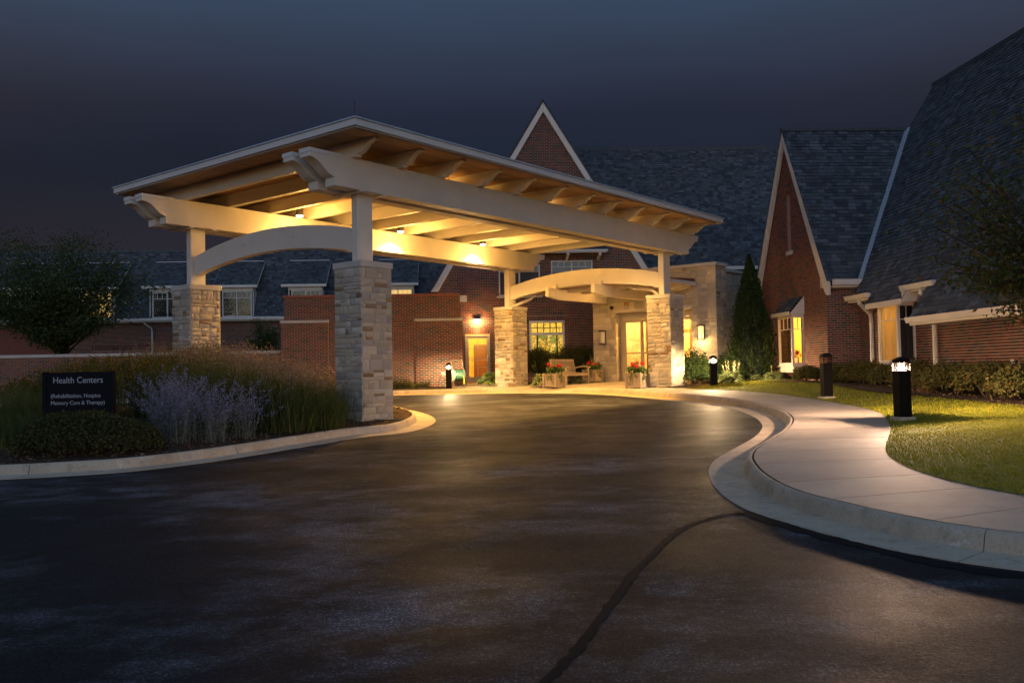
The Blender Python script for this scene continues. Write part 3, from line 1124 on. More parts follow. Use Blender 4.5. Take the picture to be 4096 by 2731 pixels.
for px in (0, -WC):
    for x0, x1 in ((-.40, -.09), (-.95, -.65)):
        q = MB()
        q.prism(prof, lambda y, z: (px + x0, y, Z + z), lambda y, z: (px + x1, y, Z + z))
        tilt(q).build('beam', 'timber_paint', can, bevel=.006)
        for y0, y1 in ((-1.212, -.38), (LC + .9 + .38, LC + .9 + 1.212)):
            q = MB()
            q.box(px + x0 - .01, y0, Z + 2.045, px + x1 + .01, y1, Z + 2.128)
            tilt(q).build('beam_cap', 'cream_fascia', can)
MIDX = -(WC + .9) / 2
tail = [(.10, 2.10), (.10, 2.145), (.16, 2.152), (.24, 2.178), (.32, 2.226), (.385, 2.282), (.44, 2.322), (.51, 2.352), (.60, 2.366), (.64, 2.366), (.64, 2.42)]
raf = tail + [(2 * MIDX - x, z) for x, z in reversed(tail)]
for i in range(12):
    y1 = -.02 + 1.30 * i
    q = MB()
    q.prism(raf[::-1], lambda x, z: (x, y1 - .14, Z + z), lambda x, z: (x, y1, Z + z))
    tilt(q).build('rafter', 'timber_paint', can, bevel=.005)
RX0, RX1, RY0, RY1 = 2 * MIDX - 1.02, 1.02, -.985, LC + .9 + .985 - .12
pl_me = None
n = int((RX1 - RX0 - .22) / .135)
for i in range(n):
    x = RX0 + .12 + i * .135
    if pl_me is None:
        q = MB()
        q.box(0, RY0 + .10, Z + 2.422, .122, RY1 - .10, Z + 2.44, 0)
        pl_me = tilt(q).mesh('plank', 'cedar_plank')
    inst('plank', pl_me, can, Matrix.Translation((x, 0, random.uniform(-.0015, .0015))))
q = MB()
q.box(RX0 + .05, RY0 + .05, Z + 2.445, RX1 - .05, RY1 - .05, Z + 2.545)
tilt(q).build('roof_deck', 'membrane_dark', can)
for n_, b in (('fascia', (RX0, RY0, RX1, RY0 + .045)), ('fascia', (RX0, RY1 - .045, RX1, RY1)), ('fascia', (RX0, RY0 + .047, RX0 + .045, RY1 - .047)), ('fascia', (RX1 - .045, RY0 + .047, RX1, RY1 - .047))):
    q = MB()
    q.box(b[0], b[1], Z + 2.405, b[2], b[3], Z + 2.535)
    ins = .045
    q.box(b[0] + (ins if b[0] == RX0 else 0), b[1] + (ins if b[1] == RY0 else 0) + .003, Z + 2.372, b[2] - (ins if b[2] == RX1 else 0), b[3] - (ins if b[3] == RY1 else 0) + .003, Z + 2.40)
    tilt(q).build(n_, 'cream_fascia', can, bevel=.004)
for b in ((RX0 - .03, RY0 - .03, RX1 + .03, RY0 + .15), (RX0 - .03, RY1 - .15, RX1 + .03, RY1 + .03), (RX0 - .03, RY0 + .152, RX0 + .15, RY1 - .152), (RX1 - .15, RY0 + .152, RX1 + .03, RY1 - .152)):
    q = MB()
    q.box(b[0], b[1], Z + 2.538, b[2], b[3], Z + 2.566)
    tilt(q).build('drip_edge', 'membrane_drip', can)
def arch(y0, y1):
    N_ = 20
    xs = [-WC - .35 + .001 + (WC - .202) * i / N_ for i in range(N_ + 1)]
    t = lambda x: (x - MIDX) / 3.13
    pol = [(x, .572 - .31 * t(x) ** 2) for x in xs] + [(x, 1.095 - .35 * t(x) ** 2) for x in reversed(xs)]
    q = MB()
    q.prism(pol, lambda x, z: (x, y0, Z + z), lambda x, z: (x, y1, Z + z))
    o = q.build('arched_beam', 'timber_paint', can)
    for bx, bz in ((-4.72, .83), (-4.60, .83), (-2.84, .83), (-2.70, .83)):
        q = MB()
        q.tube([(bx, y0 + .01, Z + bz), (bx, y0 - .022, Z + bz)], .026, 8)
        q.build('bolt', 'cream_fascia', o)
    for sx in (-WC - .35, -.551):
        q = MB()
        x1 = sx + (.22 if sx < -3 else -.22)
        q.box(min(sx, x1), y0 - .008, Z + .27, max(sx, x1), y0 - .001, Z + .52)
        q.build('joint_plate', 'timber_paint', o)
arch(.36, .56)
arch(LC + .36, LC + .56)
for lx in (-6.1, 2 * MIDX + 6.1):
    for ly in (3.13, 6.95, 10.80):
        dz = -.006 * ly
        q = MB()
        q.lathe([(.10, 2.075), (.105, 2.085), (.105, 2.40), (.09, 2.42)], (lx, ly, Z + dz), 18)
        dl = q.build('downlight', 'black_metal', can, True)
        q = MB()
        q.lathe([(.02, 2.030), (.06, 2.035), (.085, 2.048), (.095, 2.072)], (lx, ly, Z + dz), 18)
        q.build('lens', 'lamp_lens', dl, True)
        lamp('downlight_lamp', 'SPOT', can, (lx, ly, Z + 2.01 + dz), CAN_W, WARM, .06, spot_size=R(132), spot_blend=.9)
        lamp('canopy_fill_lamp', 'POINT', can, (lx + (.40 if lx < MIDX else -.40), ly, Z + 1.72 + dz), CAN_W * (.070 if lx < MIDX else .045), WARM, .30)   # added fill lamp beside the fixture, standing in for its spill
for rx, ry in ((.98, -.95), (RX0 + .06, -.95), (MIDX, -.95), (.98, 7.0)):
    q = MB()
    q.tube([(rx, ry, Z + 2.56 - .006 * ry), (rx, ry, Z + 2.86 - .006 * ry)], .006, 5)
    q.build('lightning_rod', 'black_metal', can)

# ------------------------------------------------------------------ low awning linking canopy and entrance
ax, ay = cw(-3.85, 16.3)
aw = empty('entrance_awning', (ax, ay, 0), -YAW, 'low timber awning on two tapered beams over the glass doors', 'awning')
AO = (-3.85, 16.3)
def A(b):
    return b.shift((-AO[0], -AO[1], 0))
for x0 in (-4.83, -2.92):
    pol = [(12.60, .225), (12.60, .52), (16.28, .50), (16.28, .13), (13.25, .13)]
    q = MB()
    q.prism(pol, lambda y, z: (x0, y, Z + z), lambda y, z: (x0 + .145, y, Z + z))
    A(q).build('awning_beam', 'timber_paint', aw, bevel=.005)
    q = MB()
    q.box(x0 - .012, 12.98, Z + .17, x0 + .157, 13.10, Z + .66)
    A(q).build('hanger_plate', 'timber_paint', aw)
for y in (13.75, 14.6, 15.45, 16.1):
    pol = [(-6.35, .47), (-6.05, .40), (-1.50, .40), (-1.12, .50), (-1.12, .56), (-6.35, .56)]
    q = MB()
    q.prism(pol, lambda x, z: (x, y, Z + z + .004), lambda x, z: (x, y + .11, Z + z + .004))
    A(q).build('awning_rafter', 'timber_paint', aw)
for i in range(27):
    q = MB()
    q.box(-6.45 + i * .2, 13.42, Z + .566, -6.45 + i * .2 + .19, 16.26, Z + .58, random.random())
    A(q).build('plank', 'cedar_plank', aw)
q = MB()
q.hexa([(-6.5, 13.36, Z + .583), (-1.0, 13.36, Z + .583), (-1.0, 16.27, Z + .583), (-6.5, 16.27, Z + .583), (-6.5, 13.36, Z + .66), (-1.0, 13.36, Z + .66), (-1.0, 16.27, Z + .80), (-6.5, 16.27, Z + .80)])
A(q).build('awning_roof', 'maroon_metal', aw)
for b in ((-6.56, 13.30, -.94, 13.357), (-6.56, 13.36, -6.502, 16.26), (-.998, 13.36, -.94, 16.26)):
    q = MB()
    q.box(b[0], b[1], Z + .545, b[2], b[3], Z + .672)
    A(q).build('fascia', 'cream_fascia', aw, bevel=.004)
for pts in ([(-6.1, 13.6, .55), (-6.1, 13.6, .40), (-6.25, 13.5, .26), (-6.85, 13.25, .02), (-6.9, 13.2, -.12)], [(-2.1, 13.6, .55), (-2.05, 13.6, .44), (-1.9, 13.55, .36), (-1.0, 13.35, .22), (-.75, 13.3, .02), (-.72, 13.28, -.12)]):
    q = MB()
    q.tube([(x, y, Z + z) for x, y, z in pts], .055, 6)
    A(q).build('downspout', 'timber_paint', aw)
for lx, ly in ((-5.6, 14.6), (-3.8, 14.7)):
    q = MB()
    q.lathe([(.02, 0), (.07, .003), (.08, .03)], (lx, ly, Z + .52), 14)
    A(q).build('recessed_light', 'lamp_lens', aw, True)
    lamp('recessed_lamp', 'POINT', aw, (lx - AO[0], ly - AO[1], Z + .40), CAN_W * .02, WARM, .06)

# ------------------------------------------------------------------ stone entrance block
ex, ey = cw(-2.8, 16.3)
ent = empty('stone_entrance', (ex, ey, .45), -YAW, 'buff stone entrance block with limestone parapet and glass doors', 'building')
EO = (-2.8, 16.3, .45)
def E_(b):
    return b.shift((-EO[0], -EO[1], -EO[2]))
wall = MB()
wall.box(-5.36, 16.33, .45, -4.39, 20.5, 4.548)
wall.box(-1.20, 16.33, .45, -.245, 17.08, 4.548)
wall.box(-4.388, 16.33, 3.11, -1.202, 17.0, 4.548)
wall.box(-1.20, 17.082, .45, -.34, 21.5, 4.40)
wall.box(-4.388, 17.002, 3.35, -1.202, 20.5, 4.40)
w1 = E_(wall).build('wall', 'stone_mortar', ent)
ashlar(w1, (-5.39 - EO[0], .02, 0), (1, 0, 0), 5.18, 4.10, 7, holes=[(1.0, -.1, 4.19, 2.66)], scale=1.18)
w2 = MB()
w2.box(-.30, 16.34, .46, -.25, 17.0, 4.54)
w2 = E_(w2).build('corner_pier', 'stone_mortar', ent)
ashlar(w2, (-.225 - EO[0], .03, 0), (0, 1, 0), .78, 4.10, 8)
w3 = MB()
w3.box(-.40, 17.2, .46, -.345, 21.4, 4.36)
w3 = E_(w3).build('side_wall', 'stone_mortar', ent)
ashlar(w3, (-.32 - EO[0], .82, 0), (0, 1, 0), 4.4, 3.92, 9, holes=[(1.25, .6, 3.2, 2.3)], scale=1.6)
w4 = MB()
w4.box(-4.385, 16.35, .46, -4.36, 17.0, 3.1)
w4 = E_(w4).build('door_reveal', 'stone_mortar', ent)
ashlar(w4, (-4.375 - EO[0], .02, 0), (0, 1, 0), .30, 2.65, 12)
for b in ((-5.45, 16.24, -.15, 16.65), (-.60, 16.652, -.15, 17.14), (-.72, 17.142, -.25, 21.6)):
    q = MB()
    q.box(b[0], b[1], (4.55 if b[1] < 17 else 4.402), b[2], b[3], (4.672 if b[1] < 17 else 4.52))
    E_(q).build('parapet_cap', 'limestone_cap', ent, bevel=.008)
q = MB()
q.box(-4.45, 16.28, 3.112, -1.15, 16.42, 3.235)
E_(q).build('lintel', 'limestone_cap', ent, bevel=.006)
# sliding doors
dr = MB()
DY = 16.62
dr.box(-4.24, DY, .50, -4.16, DY + .12, 3.10)
dr.box(-1.28, DY, .50, -1.202, DY + .12, 3.10)
dr.box(-4.158, DY, 2.86, -1.282, DY + .12, 3.10)
dr.box(-4.386, DY + .02, .50, -4.242, DY + .1, 3.10)
dr = E_(dr).build('door_frame', 'frame_bronze', ent)
for i, (x0, x1, yy) in enumerate(((-4.155, -3.40, DY), (-3.42, -2.72, DY + .045), (-2.74, -2.02, DY + .045), (-2.04, -1.285, DY))):
    q = MB()
    q.box(x0, yy - .02, .52, x0 + .075, yy + .025, 2.855)
    q.box(x1 - .075, yy - .02, .52, x1, yy + .025, 2.855)
    q.box(x0 + .076, yy - .019, .52, x1 - .076, yy + .024, .66)
    q.box(x0 + .076, yy - .019, 2.74, x1 - .076, yy + .024, 2.855)
    q.box(x0 + .076, yy - .019, 1.56, x1 - .076, yy + .024, 1.62)
    d = E_(q).build('sliding_door', 'frame_bronze', ent)
    for z0, z1 in ((.66, 1.56), (1.62, 2.74)):
        q = MB()
        q.box(x0 + .074, yy, z0 - .002, x1 - .074, yy + .008, z1 + .002)
        E_(q).build('pane', 'glass', d)
    if i == 1:
        q = MB()
        q.lathe([(.0, 0), (.085, 0), (.085, .004)], (0, 0, 0), 20)
        st = E_(q).build('door_sticker', 'plastic_yellow', d)
        st.matrix_basis = Matrix.Translation((-3.02, DY + .005 + .02, 0)) @ Matrix.Identity(4)
        st.data.transform(Matrix.Translation((EO[0], EO[1], EO[2])))
        st.data.transform(Matrix.Rotation(R(90), 4, 'X'))
        st.location = (-3.12 - EO[0], DY + .02 - EO[1], 2.02 - EO[2])
        q = MB()
        q.box(-.085, -.008, -.018, .085, -.006, .018)
        b_ = q.build('sticker_band', 'black_metal', d)
        b_.location = st.location
# vestibule behind the glass
q = MB()
x0, x1, y0, y1, z0, z1 = -4.30, -1.22, DY + .15, 20.3, .52, 3.3
q.poly([(x0, y1, z0), (x0, y1, z1), (x1, y1, z1), (x1, y1, z0)])
q.poly([(x1, y0, z0), (x1, y1, z0), (x1, y1, z1), (x1, y0, z1)])
q.poly([(x0, y0, z1), (x0, y1, z1), (x1, y1, z1), (x1, y0, z1)])
q.poly([(x0, y0, z0), (x1, y0, z0), (x1, y1, z0), (x0, y1, z0)])
ves = E_(q).build('vestibule', 'room_wall', ent)
q = MB()
q.box(x0 - .05, y0, z0, x0, y1, z1)
lw = E_(q).build('vestibule_stone', 'stone_mortar', ent)
ashlar(lw, (x0 + .01 - EO[0], y0 - EO[1], z0 - EO[2]), (0, 1, 0), 1.55, 2.7, 31, scale=1.2)
q = MB()
for a, b, c, d in ((-4.28, .52, -4.18, 3.0), (-3.30, .52, -3.20, 3.0), (-2.4, .52, -2.3, 3.0), (-4.18, 2.38, -1.3, 2.50), (-4.18, 2.92, -1.3, 3.0), (-4.18, .52, -1.3, .72), (-3.95, 2.5, -3.92, 2.92), (-3.68, 2.5, -3.65, 2.92), (-2.98, 2.5, -2.95, 2.92), (-2.68, 2.5, -2.65, 2.92), (-1.4, .52, -1.3, 3.0)):
    q.box(a, 18.40, b, c, 18.46, d)
E_(q).build('oak_partition', 'oak_wood', ent)
q = MB()
q.box(-4.17, 18.47, .72, -1.4, 18.48, 2.38)
E_(q).build('frosted_panel', 'room_wall', ent)
q = MB()
q.box(-3.5, 17.2, 3.27, -2.0, 17.8, 3.295)
E_(q).build('ceiling_panel', 'ceiling_panel', ent)
lamp('vestibule_lamp', 'POINT', ent, (-2.4 - EO[0], 17.5 - EO[1], 2.9 - EO[2]), ROOM_W * 2.1, WARM, .15)
lamp('vestibule_lamp', 'POINT', ent, (-3.0 - EO[0], 19.3 - EO[1], 2.8 - EO[2]), ROOM_W * 1.5, WARM, .15)
# small side window of the block
q = MB()
for b in ((18.30, 1.0, 18.36, 2.75), (20.2, 1.0, 20.26, 2.75), (19.2, 1.0, 19.26, 2.75)):
    q.box(-.36, b[0], b[1], -.31, b[2], b[3])
q.box(-.36, 18.361, 2.69, -.31, 20.199, 2.75)
q.box(-.36, 18.361, 1.0, -.31, 20.199, 1.06)
sw_ = E_(q).build('side_window', 'frame_bronze', ent)
q = MB()
q.box(-.42, 18.36, 1.06, -.405, 20.2, 2.69)
E_(q).build('pane', 'blind_lit', sw_)

def sconce(x, z, lit, label):
    wx, wy = cw(x, 16.26)
    s = empty('wall_sconce', (wx, wy, z), -YAW, label, 'wall lamp', 'sconces on the stone entrance wall')
    q = MB()
    q.box(-.11, -.035, -.02, .11, .02, .50)
    q.box(-.115, -.15, .46, .115, -.03, .505)
    q.box(-.115, -.15, -.025, .115, -.03, .015)
    q.build('housing', 'black_metal', s, bevel=.006)
    q = MB()
    N_ = 8
    k0 = len(q.v)
    for j in (0, 1):
        for i in range(N_ + 1):
            a = math.pi * i / N_
            q.v.append((-.095 * math.cos(a), -.036 - .105 * math.sin(a), .017 if j == 0 else .458))
    for i in range(N_):
        q.f.append((i, i + 1, N_ + 2 + i, N_ + 1 + i))
        q.r.append(0)
    q.build('shade', 'sconce_shade_lit' if lit else 'sconce_shade_off', s, True)
    if lit:
        lamp('sconce_lamp', 'POINT', s, (0, -.22, -.10), SCONCE_W, WARM2, .06)
sconce(-4.89, CAPZ - 1.375, False, 'unlit half-round wall lamp left of the glass entrance doors')
sconce(-.775, CAPZ - 1.36, True, 'glowing half-round wall lamp on the stone block beside the evergreen')
def small_box(name, pos, size, mat, label, cat, rz=-YAW):
    o = MB()
    o.box(-size[0] / 2, -size[1], -size[2] / 2, size[0] / 2, 0, size[2] / 2)
    o.box(-size[0] * .32, -size[1] - .008, -size[2] * .32, size[0] * .32, -size[1] - .0005, size[2] * .32)
    o = o.build(name, mat, bevel=.004)
    o.location = pos
    o.rotation_euler = (0, 0, rz)
    return tag(o, label, cat)
px_, py_ = cw(-1.11, 16.27)
small_box('door_button', (px_, py_, CAPZ - 1.735), (.20, .06, .11), 'plastic_cream', 'pale door opener box on the stone wall below the lit lamp', 'button box')
px_, py_ = cw(-4.42, 16.15)
q = MB()
q.lathe([(.075, .07), (.08, .05), (.078, .02), (.055, -.03), (.02, -.055)], (0, 0, 0), 14)
o = q.build('security_camera', 'black_metal', None, True)
o.location = (px_, py_, CAPZ - .06)
tag(o, 'small dark dome security camera under the awning beam', 'camera')

# ------------------------------------------------------------------ buildings
def brt(name, X, Y, label, cat='building'):
    x, y = bw(X, Y)
    return empty(name, (x, y, 0), TH, label, cat)
def window(parent, off, X0, X1, Z0, Z1, Y, depth=.10, fr=.055, mull=(), trans=None, muntins=None, back='dark_interior', blind=None, name='window', frame_mat='trim_paint', backd=.35):
    """window facing -Y in building coordinates; returns its frame"""
    L = lambda q: q.shift((-off[0], -off[1], 0))
    q = MB()
    q.box(X0, Y - .03, Z0, X0 + fr, Y + depth, Z1)
    q.box(X1 - fr, Y - .03, Z0, X1, Y + depth, Z1)
    q.box(X0 + fr, Y - .029, Z0, X1 - fr, Y + depth, Z0 + fr)
    q.box(X0 + fr, Y - .029, Z1 - fr, X1 - fr, Y + depth, Z1)
    for mx in mull:
        q.box(mx - fr * .55, Y - .028, Z0 + fr, mx + fr * .55, Y + depth, Z1 - fr)
    if muntins:
        zt, xs = muntins
        q.box(X0 + fr, Y - .012, zt - .014, X1 - fr, Y + .02, zt + .014)
        for mx in xs:
            q.box(mx - .011, Y - .011, zt + .014, mx + .011, Y + .02, Z1 - fr)
    w = L(q).build(name, frame_mat, parent)
    edges = [X0 + fr] + list(mull) + [X1 - fr]
    for a, b in zip(edges[:-1], edges[1:]):
        q = MB()
        q.box(a, Y + .025, Z0 + fr, b, Y + .033, Z1 - fr)
        L(q).build('pane', 'glass', w)
    q = MB()
    q.box(X0 + fr * .5, Y + (min(.09, backd) if blind else backd), Z0, X1 - fr * .5, Y + (min(.10, backd + .01) if blind else backd + .01), Z1)
    if not blind:
        for e in ((X0, X0 + .01), (X1 - .01, X1)):
            q.box(e[0], Y + depth, Z0, e[1], Y + backd, Z1)
    L(q).build('blind' if blind else 'room', blind or back, w)
    return w

# ---- main gabled house behind the canopy
GO = (3.84, 38.0)
house = brt('gabled_house', *GO, 'red brick house with tall white-edged gable behind the canopy')
def G(q):
    return q.shift((-GO[0], -GO[1], 0))
out = [(-1.0, .3), (8.7, .3), (8.7, 4.05), (3.84, 12.08), (-1.0, 4.05)]
hol = [(3.07, 1.0, 4.57, 3.13), (.34, .3, 1.39, 2.575), (4.05, 4.4, 5.83, 5.68), (1.81, 4.2, 3.57, 5.52)]
sold = [(.20, 2.60, 1.50, 2.81), (2.85, 3.13, 4.79, 3.33), (3.9, 5.70, 5.98, 5.90), (1.7, 3.95, 3.7, 4.15)]
sh = lambda L_: [(a - GO[0], b) for a, b in L_]
sh4 = lambda L_: [(a - GO[0], b, c - GO[0], d) for a, b, c, d in L_]
brick_wall('gable_wall', house, (0, 0, 0), (1, 0, 0), sh(out), sh4(hol), pick=lambda u, v: 4.6 < u + GO[0] < 5.9 and 1.2 < v < 3.9 or (1.7 < u + GO[0] < 2.95 and 2.9 < v < 3.95), soldiers=sh4(sold))
for s in (1, -1):
    q = MB()
    pol = [(3.84, 12.48), (3.84, 12.06), (3.84 + s * 4.62, 4.42), (3.84 + s * 4.90, 4.42)]
    q.prism(pol if s < 0 else pol[::-1], lambda x, z: (x, 37.86, z), lambda x, z: (x, 37.985, z))
    G(q).build('rake_board', 'trim_paint', house, bevel=.01)
    q = MB()
    pol = [(3.84, 12.62), (3.84, 12.485), (3.84 + s * 5.05, 4.19), (3.84 + s * 5.05, 4.33)]
    q.prism(pol if s < 0 else pol[::-1], lambda x, z: (x, 37.82, z), lambda x, z: (x, 44.0, z))
    G(q).build('gable_roof', 'shingle', house)
for kx in (.13, 7.25):
    q = MB()
    q.box(kx, 37.93, 3.98, kx + .31, 38.05, 4.25)
    G(q).build('kneeler_stone', 'limestone_cap', house)
shingle_roof('main_roof', house, (4.6 - GO[0], 38.55 - GO[1], 5.42), (1, 0, 0), (0, 3.85, 6.12), [[(0, 0), (12.6, 0), (12.6, 7.23), (0, 7.23)]], pick=lambda u, v: 4.6 < u < 8.3 and 1.2 < v < 5.5 and random.random() < .5, maxn=250, seed=3)
q = MB()
q.box(3.9, 42.36, 11.50, 17.3, 42.56, 11.66)
q.hexa([(3.9, 42.42, 11.52), (17.3, 42.42, 11.52), (17.3, 46.3, 5.4), (3.9, 46.3, 5.4), (3.9, 42.46, 11.6), (17.3, 42.46, 11.6), (17.3, 46.4, 5.5), (3.9, 46.4, 5.5)])
G(q).build('ridge_cap', 'shingle', house)
q = MB()
q.box(8.55, 38.36, 5.26, 17.0, 38.50, 5.40)
G(q).build('gutter', 'cream_fascia', house)
q = MB()
q.box(8.72, 38.9, .3, 17.0, 39.0, 5.4)
G(q).build('rear_wall', 'brick', house)
window(house, GO, 4.05, 5.83, 4.4, 5.68, 38.0, mull=(4.94,), muntins=(5.40, (4.35, 4.62, 5.24, 5.52)), blind='blind', name='upper_window')
window(house, GO, 1.81, 3.57, 4.2, 5.52, 38.0, mull=(2.69,), muntins=(5.22, (2.1, 2.4, 3.0, 3.28)), blind='blind', name='upper_window')
q = MB()
q.box(1.72, 37.9, 4.12, 3.66, 38.04, 4.2)
G(q).build('sill', 'limestone_cap', house)
# little awning over the upper window
q = MB()
q.hexa([(3.25, 37.35, 6.03), (6.35, 37.35, 6.03), (6.35, 37.97, 6.03), (3.25, 37.97, 6.03), (3.25, 37.35, 6.07), (6.35, 37.35, 6.07), (6.35, 37.97, 6.62), (3.25, 37.97, 6.62)])
hood = G(q).build('window_hood', 'shingle', house)
q = MB()
q.box(3.2, 37.30, 5.97, 6.4, 37.349, 6.06)
q.box(3.25, 37.37, 5.93, 6.35, 37.42, 6.02)
G(q).build('hood_edge', 'trim_paint', hood)
for bx_ in (3.42, 4.72, 6.08):
    q = MB()
    q.box(bx_ - .05, 37.36, 5.82, bx_ + .05, 37.44, 6.0)
    q.bar((bx_, 37.44, 5.88), (bx_, 37.96, 5.72), .09, .12)
    G(q).build('hood_bracket', 'trim_paint', hood)
# stained glass window
q = MB()
X0, X1, fr = 3.07, 4.57, .075
q.box(X0, 37.96, .95, X0 + fr, 38.1, 3.13)
q.box(X1 - fr, 37.96, .95, X1, 38.1, 3.13)
for za, zb_ in ((3.03, 3.13), (2.51, 2.62), (.95, 1.03)):
    q.box(X0 + fr, 37.961, za, X1 - fr, 38.1, zb_)
w_ = G(q).build('stained_window', 'cream_fascia', house)
q = MB()
for i in range(1, 5):
    x = X0 + fr + (X1 - X0 - 2 * fr) * i / 5
    q.box(x - .018, 37.985, 2.62, x + .018, 38.05, 3.03)
q.box(X0 + fr, 37.986, 2.81, X1 - fr, 38.05, 2.84)
for x in (X0 + .33, X1 - .33):
    q.box(x - .03, 37.985, 1.03, x + .03, 38.05, 2.51)
G(q).build('muntins', 'black_metal', w_)
for i in range(5):
    for z0, z1 in ((2.62, 2.81), (2.84, 3.03)):
        a = X0 + fr + (X1 - X0 - 2 * fr) * i / 5 + .018
        q = MB()
        q.box(a, 38.02, z0, a + .232, 38.03, z1)
        G(q).build('pane', 'amber_glass', w_)
q = MB()
q.box(X0 + .36, 38.02, 1.03, X1 - .36, 38.03, 2.51)
G(q).build('stained_panel', 'stained_glass', w_)
for a, b in ((X0 + fr, X0 + .30), (X1 - .30, X1 - fr)):
    q = MB()
    q.box(a, 38.021, 1.03, b, 38.03, 2.51)
    G(q).build('side_panel', 'amber_glass', w_)
    q = MB()
    for i in range(5):
        x = a + (b - a) * (i + .5) / 5
        if i != 2:
            q.box(x - .006, 38.012, 1.03, x + .006, 38.02, 2.51)
    for i in range(9):
        q.box((a + b) / 2 - .018, 38.010, 1.1 + i * .16, (a + b) / 2 + .018, 38.02, 1.14 + i * .16)
    G(q).build('lead_lines', 'black_metal', w_)
# service door with the corridor behind it
q = MB()
D0, D1 = .34, 1.39
q.box(D0, 37.97, .50, D0 + .065, 38.12, 2.575)
q.box(D1 - .065, 37.97, .50, D1, 38.12, 2.575)
q.box(D0 + .066, 37.971, 2.50, D1 - .066, 38.12, 2.575)
df = G(q).build('door_frame', 'frame_bronze', house)
q = MB()
a, b = D0 + .067, D1 - .067
q.box(a, 37.99, .52, a + .085, 38.04, 2.498)
q.box(b - .085, 37.99, .52, b, 38.04, 2.498)
q.box(a + .085, 37.991, .52, b - .085, 38.039, .80)
q.box(a + .085, 37.991, 2.41, b - .085, 38.039, 2.498)
sd = G(q).build('service_door', 'frame_bronze', house)
q = MB()
q.box((a + b) / 2 - .012, 37.995, .80, (a + b) / 2 + .012, 38.02, 2.41)
for z in (1.20, 1.60, 2.0):
    q.box(a + .085, 37.996, z - .012, b - .085, 38.019, z + .012)
G(q).build('glazing_bars', 'frame_bronze', sd)
q = MB()
q.box(a + .085, 38.03, .80, b - .085, 38.035, 2.41)
G(q).build('pane', 'glass', sd)
q = MB()
q.box(a + .06, 38.06, 1.50, b - .06, 38.10, 1.535)
q.tube([(b - .05, 37.99, 1.37), (b - .05, 37.92, 1.40), (b - .05, 37.92, 1.64), (b - .05, 37.99, 1.67)], .016, 6)
G(q).build('door_handle', 'cream_fascia', sd)
q = MB()
q.poly([(-.6, 41.2, .5), (-.6, 41.2, 2.9), (2.4, 41.2, 2.9), (2.4, 41.2, .5)])
q.poly([(-.6, 38.2, .5), (-.6, 41.2, .5), (-.6, 41.2, 2.9), (-.6, 38.2, 2.9)])
q.poly([(2.4, 38.2, .5), (2.4, 38.2, 2.9), (2.4, 41.2, 2.9), (2.4, 41.2, .5)])
q.poly([(-.6, 38.2, 2.9), (-.6, 41.2, 2.9), (2.4, 41.2, 2.9), (2.4, 38.2, 2.9)])
q.poly([(-.6, 38.2, .5), (2.4, 38.2, .5), (2.4, 41.2, .5), (-.6, 41.2, .5)])
G(q).build('corridor', 'room_wall', house)
q = MB()
q.box(.75, 41.1, .5, 1.75, 41.18, 2.25)
G(q).build('inner_door', 'oak_wood', house)
q = MB()
q.box(1.05, 40.2, 2.50, 1.38, 40.24, 2.66)
ex_ = G(q).build('exit_sign', 'plastic_cream', house)
lamp('corridor_lamp', 'POINT', house, (.9 - GO[0], 39.6 - GO[1], 2.6), ROOM_W * .75, WARM, .12)
def text(body, size, loc, rot, mat, name, parent, extrude=.002, sx=1.0, align='LEFT'):
    cu = bpy.data.curves.new(name, 'FONT')
    cu.body = body
    cu.size = size
    cu.extrude = extrude
    cu.align_x = align
    t = bpy.data.objects.new(name, cu)
    COL.objects.link(t)
    dg = bpy.context.evaluated_depsgraph_get()
    me = bpy.data.meshes.new_from_object(t.evaluated_get(dg))
    bpy.data.objects.remove(t, do_unlink=True)
    me.materials.clear()
    me.materials.append(MATS[mat])
    o = bpy.data.objects.new(name, me)
    COL.objects.link(o)
    o.parent = parent
    o.location = loc
    o.rotation_euler = rot
    o.scale = (sx, 1, 1)
    return o
text('EXIT', .14, (1.215 - GO[0], 40.195 - GO[1], 2.53), (R(90), 0, 0), 'exit_red', 'exit_lettering', ex_, align='CENTER')
# lamp over the service door
lx, ly = bw(.85, 37.93)
dl = empty('door_lamp', (lx, ly, 3.2), TH, 'bright wall pack lamp above the glazed service door', 'wall lamp')
q = MB()
q.box(-.11, -.09, .02, .11, .05, .07)
q.build('housing', 'black_metal', dl, bevel=.01)
q = MB()
q.lathe([(.03, -.075), (.09, -.05), (.12, .0), (.12, .018)], (0, -.04, 0), 14)
q.build('lens', 'bulb_white', dl, True)
lamp('door_lamp_light', 'POINT', dl, (0, -.22, -.10), DOORLAMP_W, WARM2, .06)

# ---- free-standing brick screen wall in front of the house
LO = (-3.2, 34.37)
scr = brt('brick_screen_wall', *LO, 'red brick screen wall with rust metal coping and two limestone ledges', 'wall')
def LW(q):
    return q.shift((-LO[0], -LO[1], 0))
ol = lambda a, b, c, d: [(a - LO[0], b), (c - LO[0], b), (c - LO[0], d), (a - LO[0], d)]
q = MB()
q.box(-6.52, 34.41, .3, .11, 34.80, 3.94)
q.box(-6.63, 34.33, .3, -4.86, 34.40, 2.97)
q.box(-1.58, 34.33, .3, .20, 34.40, 2.97)
q.box(.12, 34.405, .3, .20, 34.80, 2.97)
LW(q).build('wall_core', 'mortar', scr)
brick_wall('upper_face', scr, (0, .03, 0), (1, 0, 0), ol(-6.52, 2.98, .11, 3.94))
brick_wall('middle_face', scr, (0, .03, 0), (1, 0, 0), ol(-4.858, .42, -1.582, 2.98), pick=lambda u, v: -3.3 < u + LO[0] < -1.6 and 1.2 < v, maxn=150)
brick_wall('lower_face', scr, (0, -.05, 0), (1, 0, 0), ol(-1.58, .42, .20, 2.97), pick=lambda u, v: v > 1.0, maxn=150)
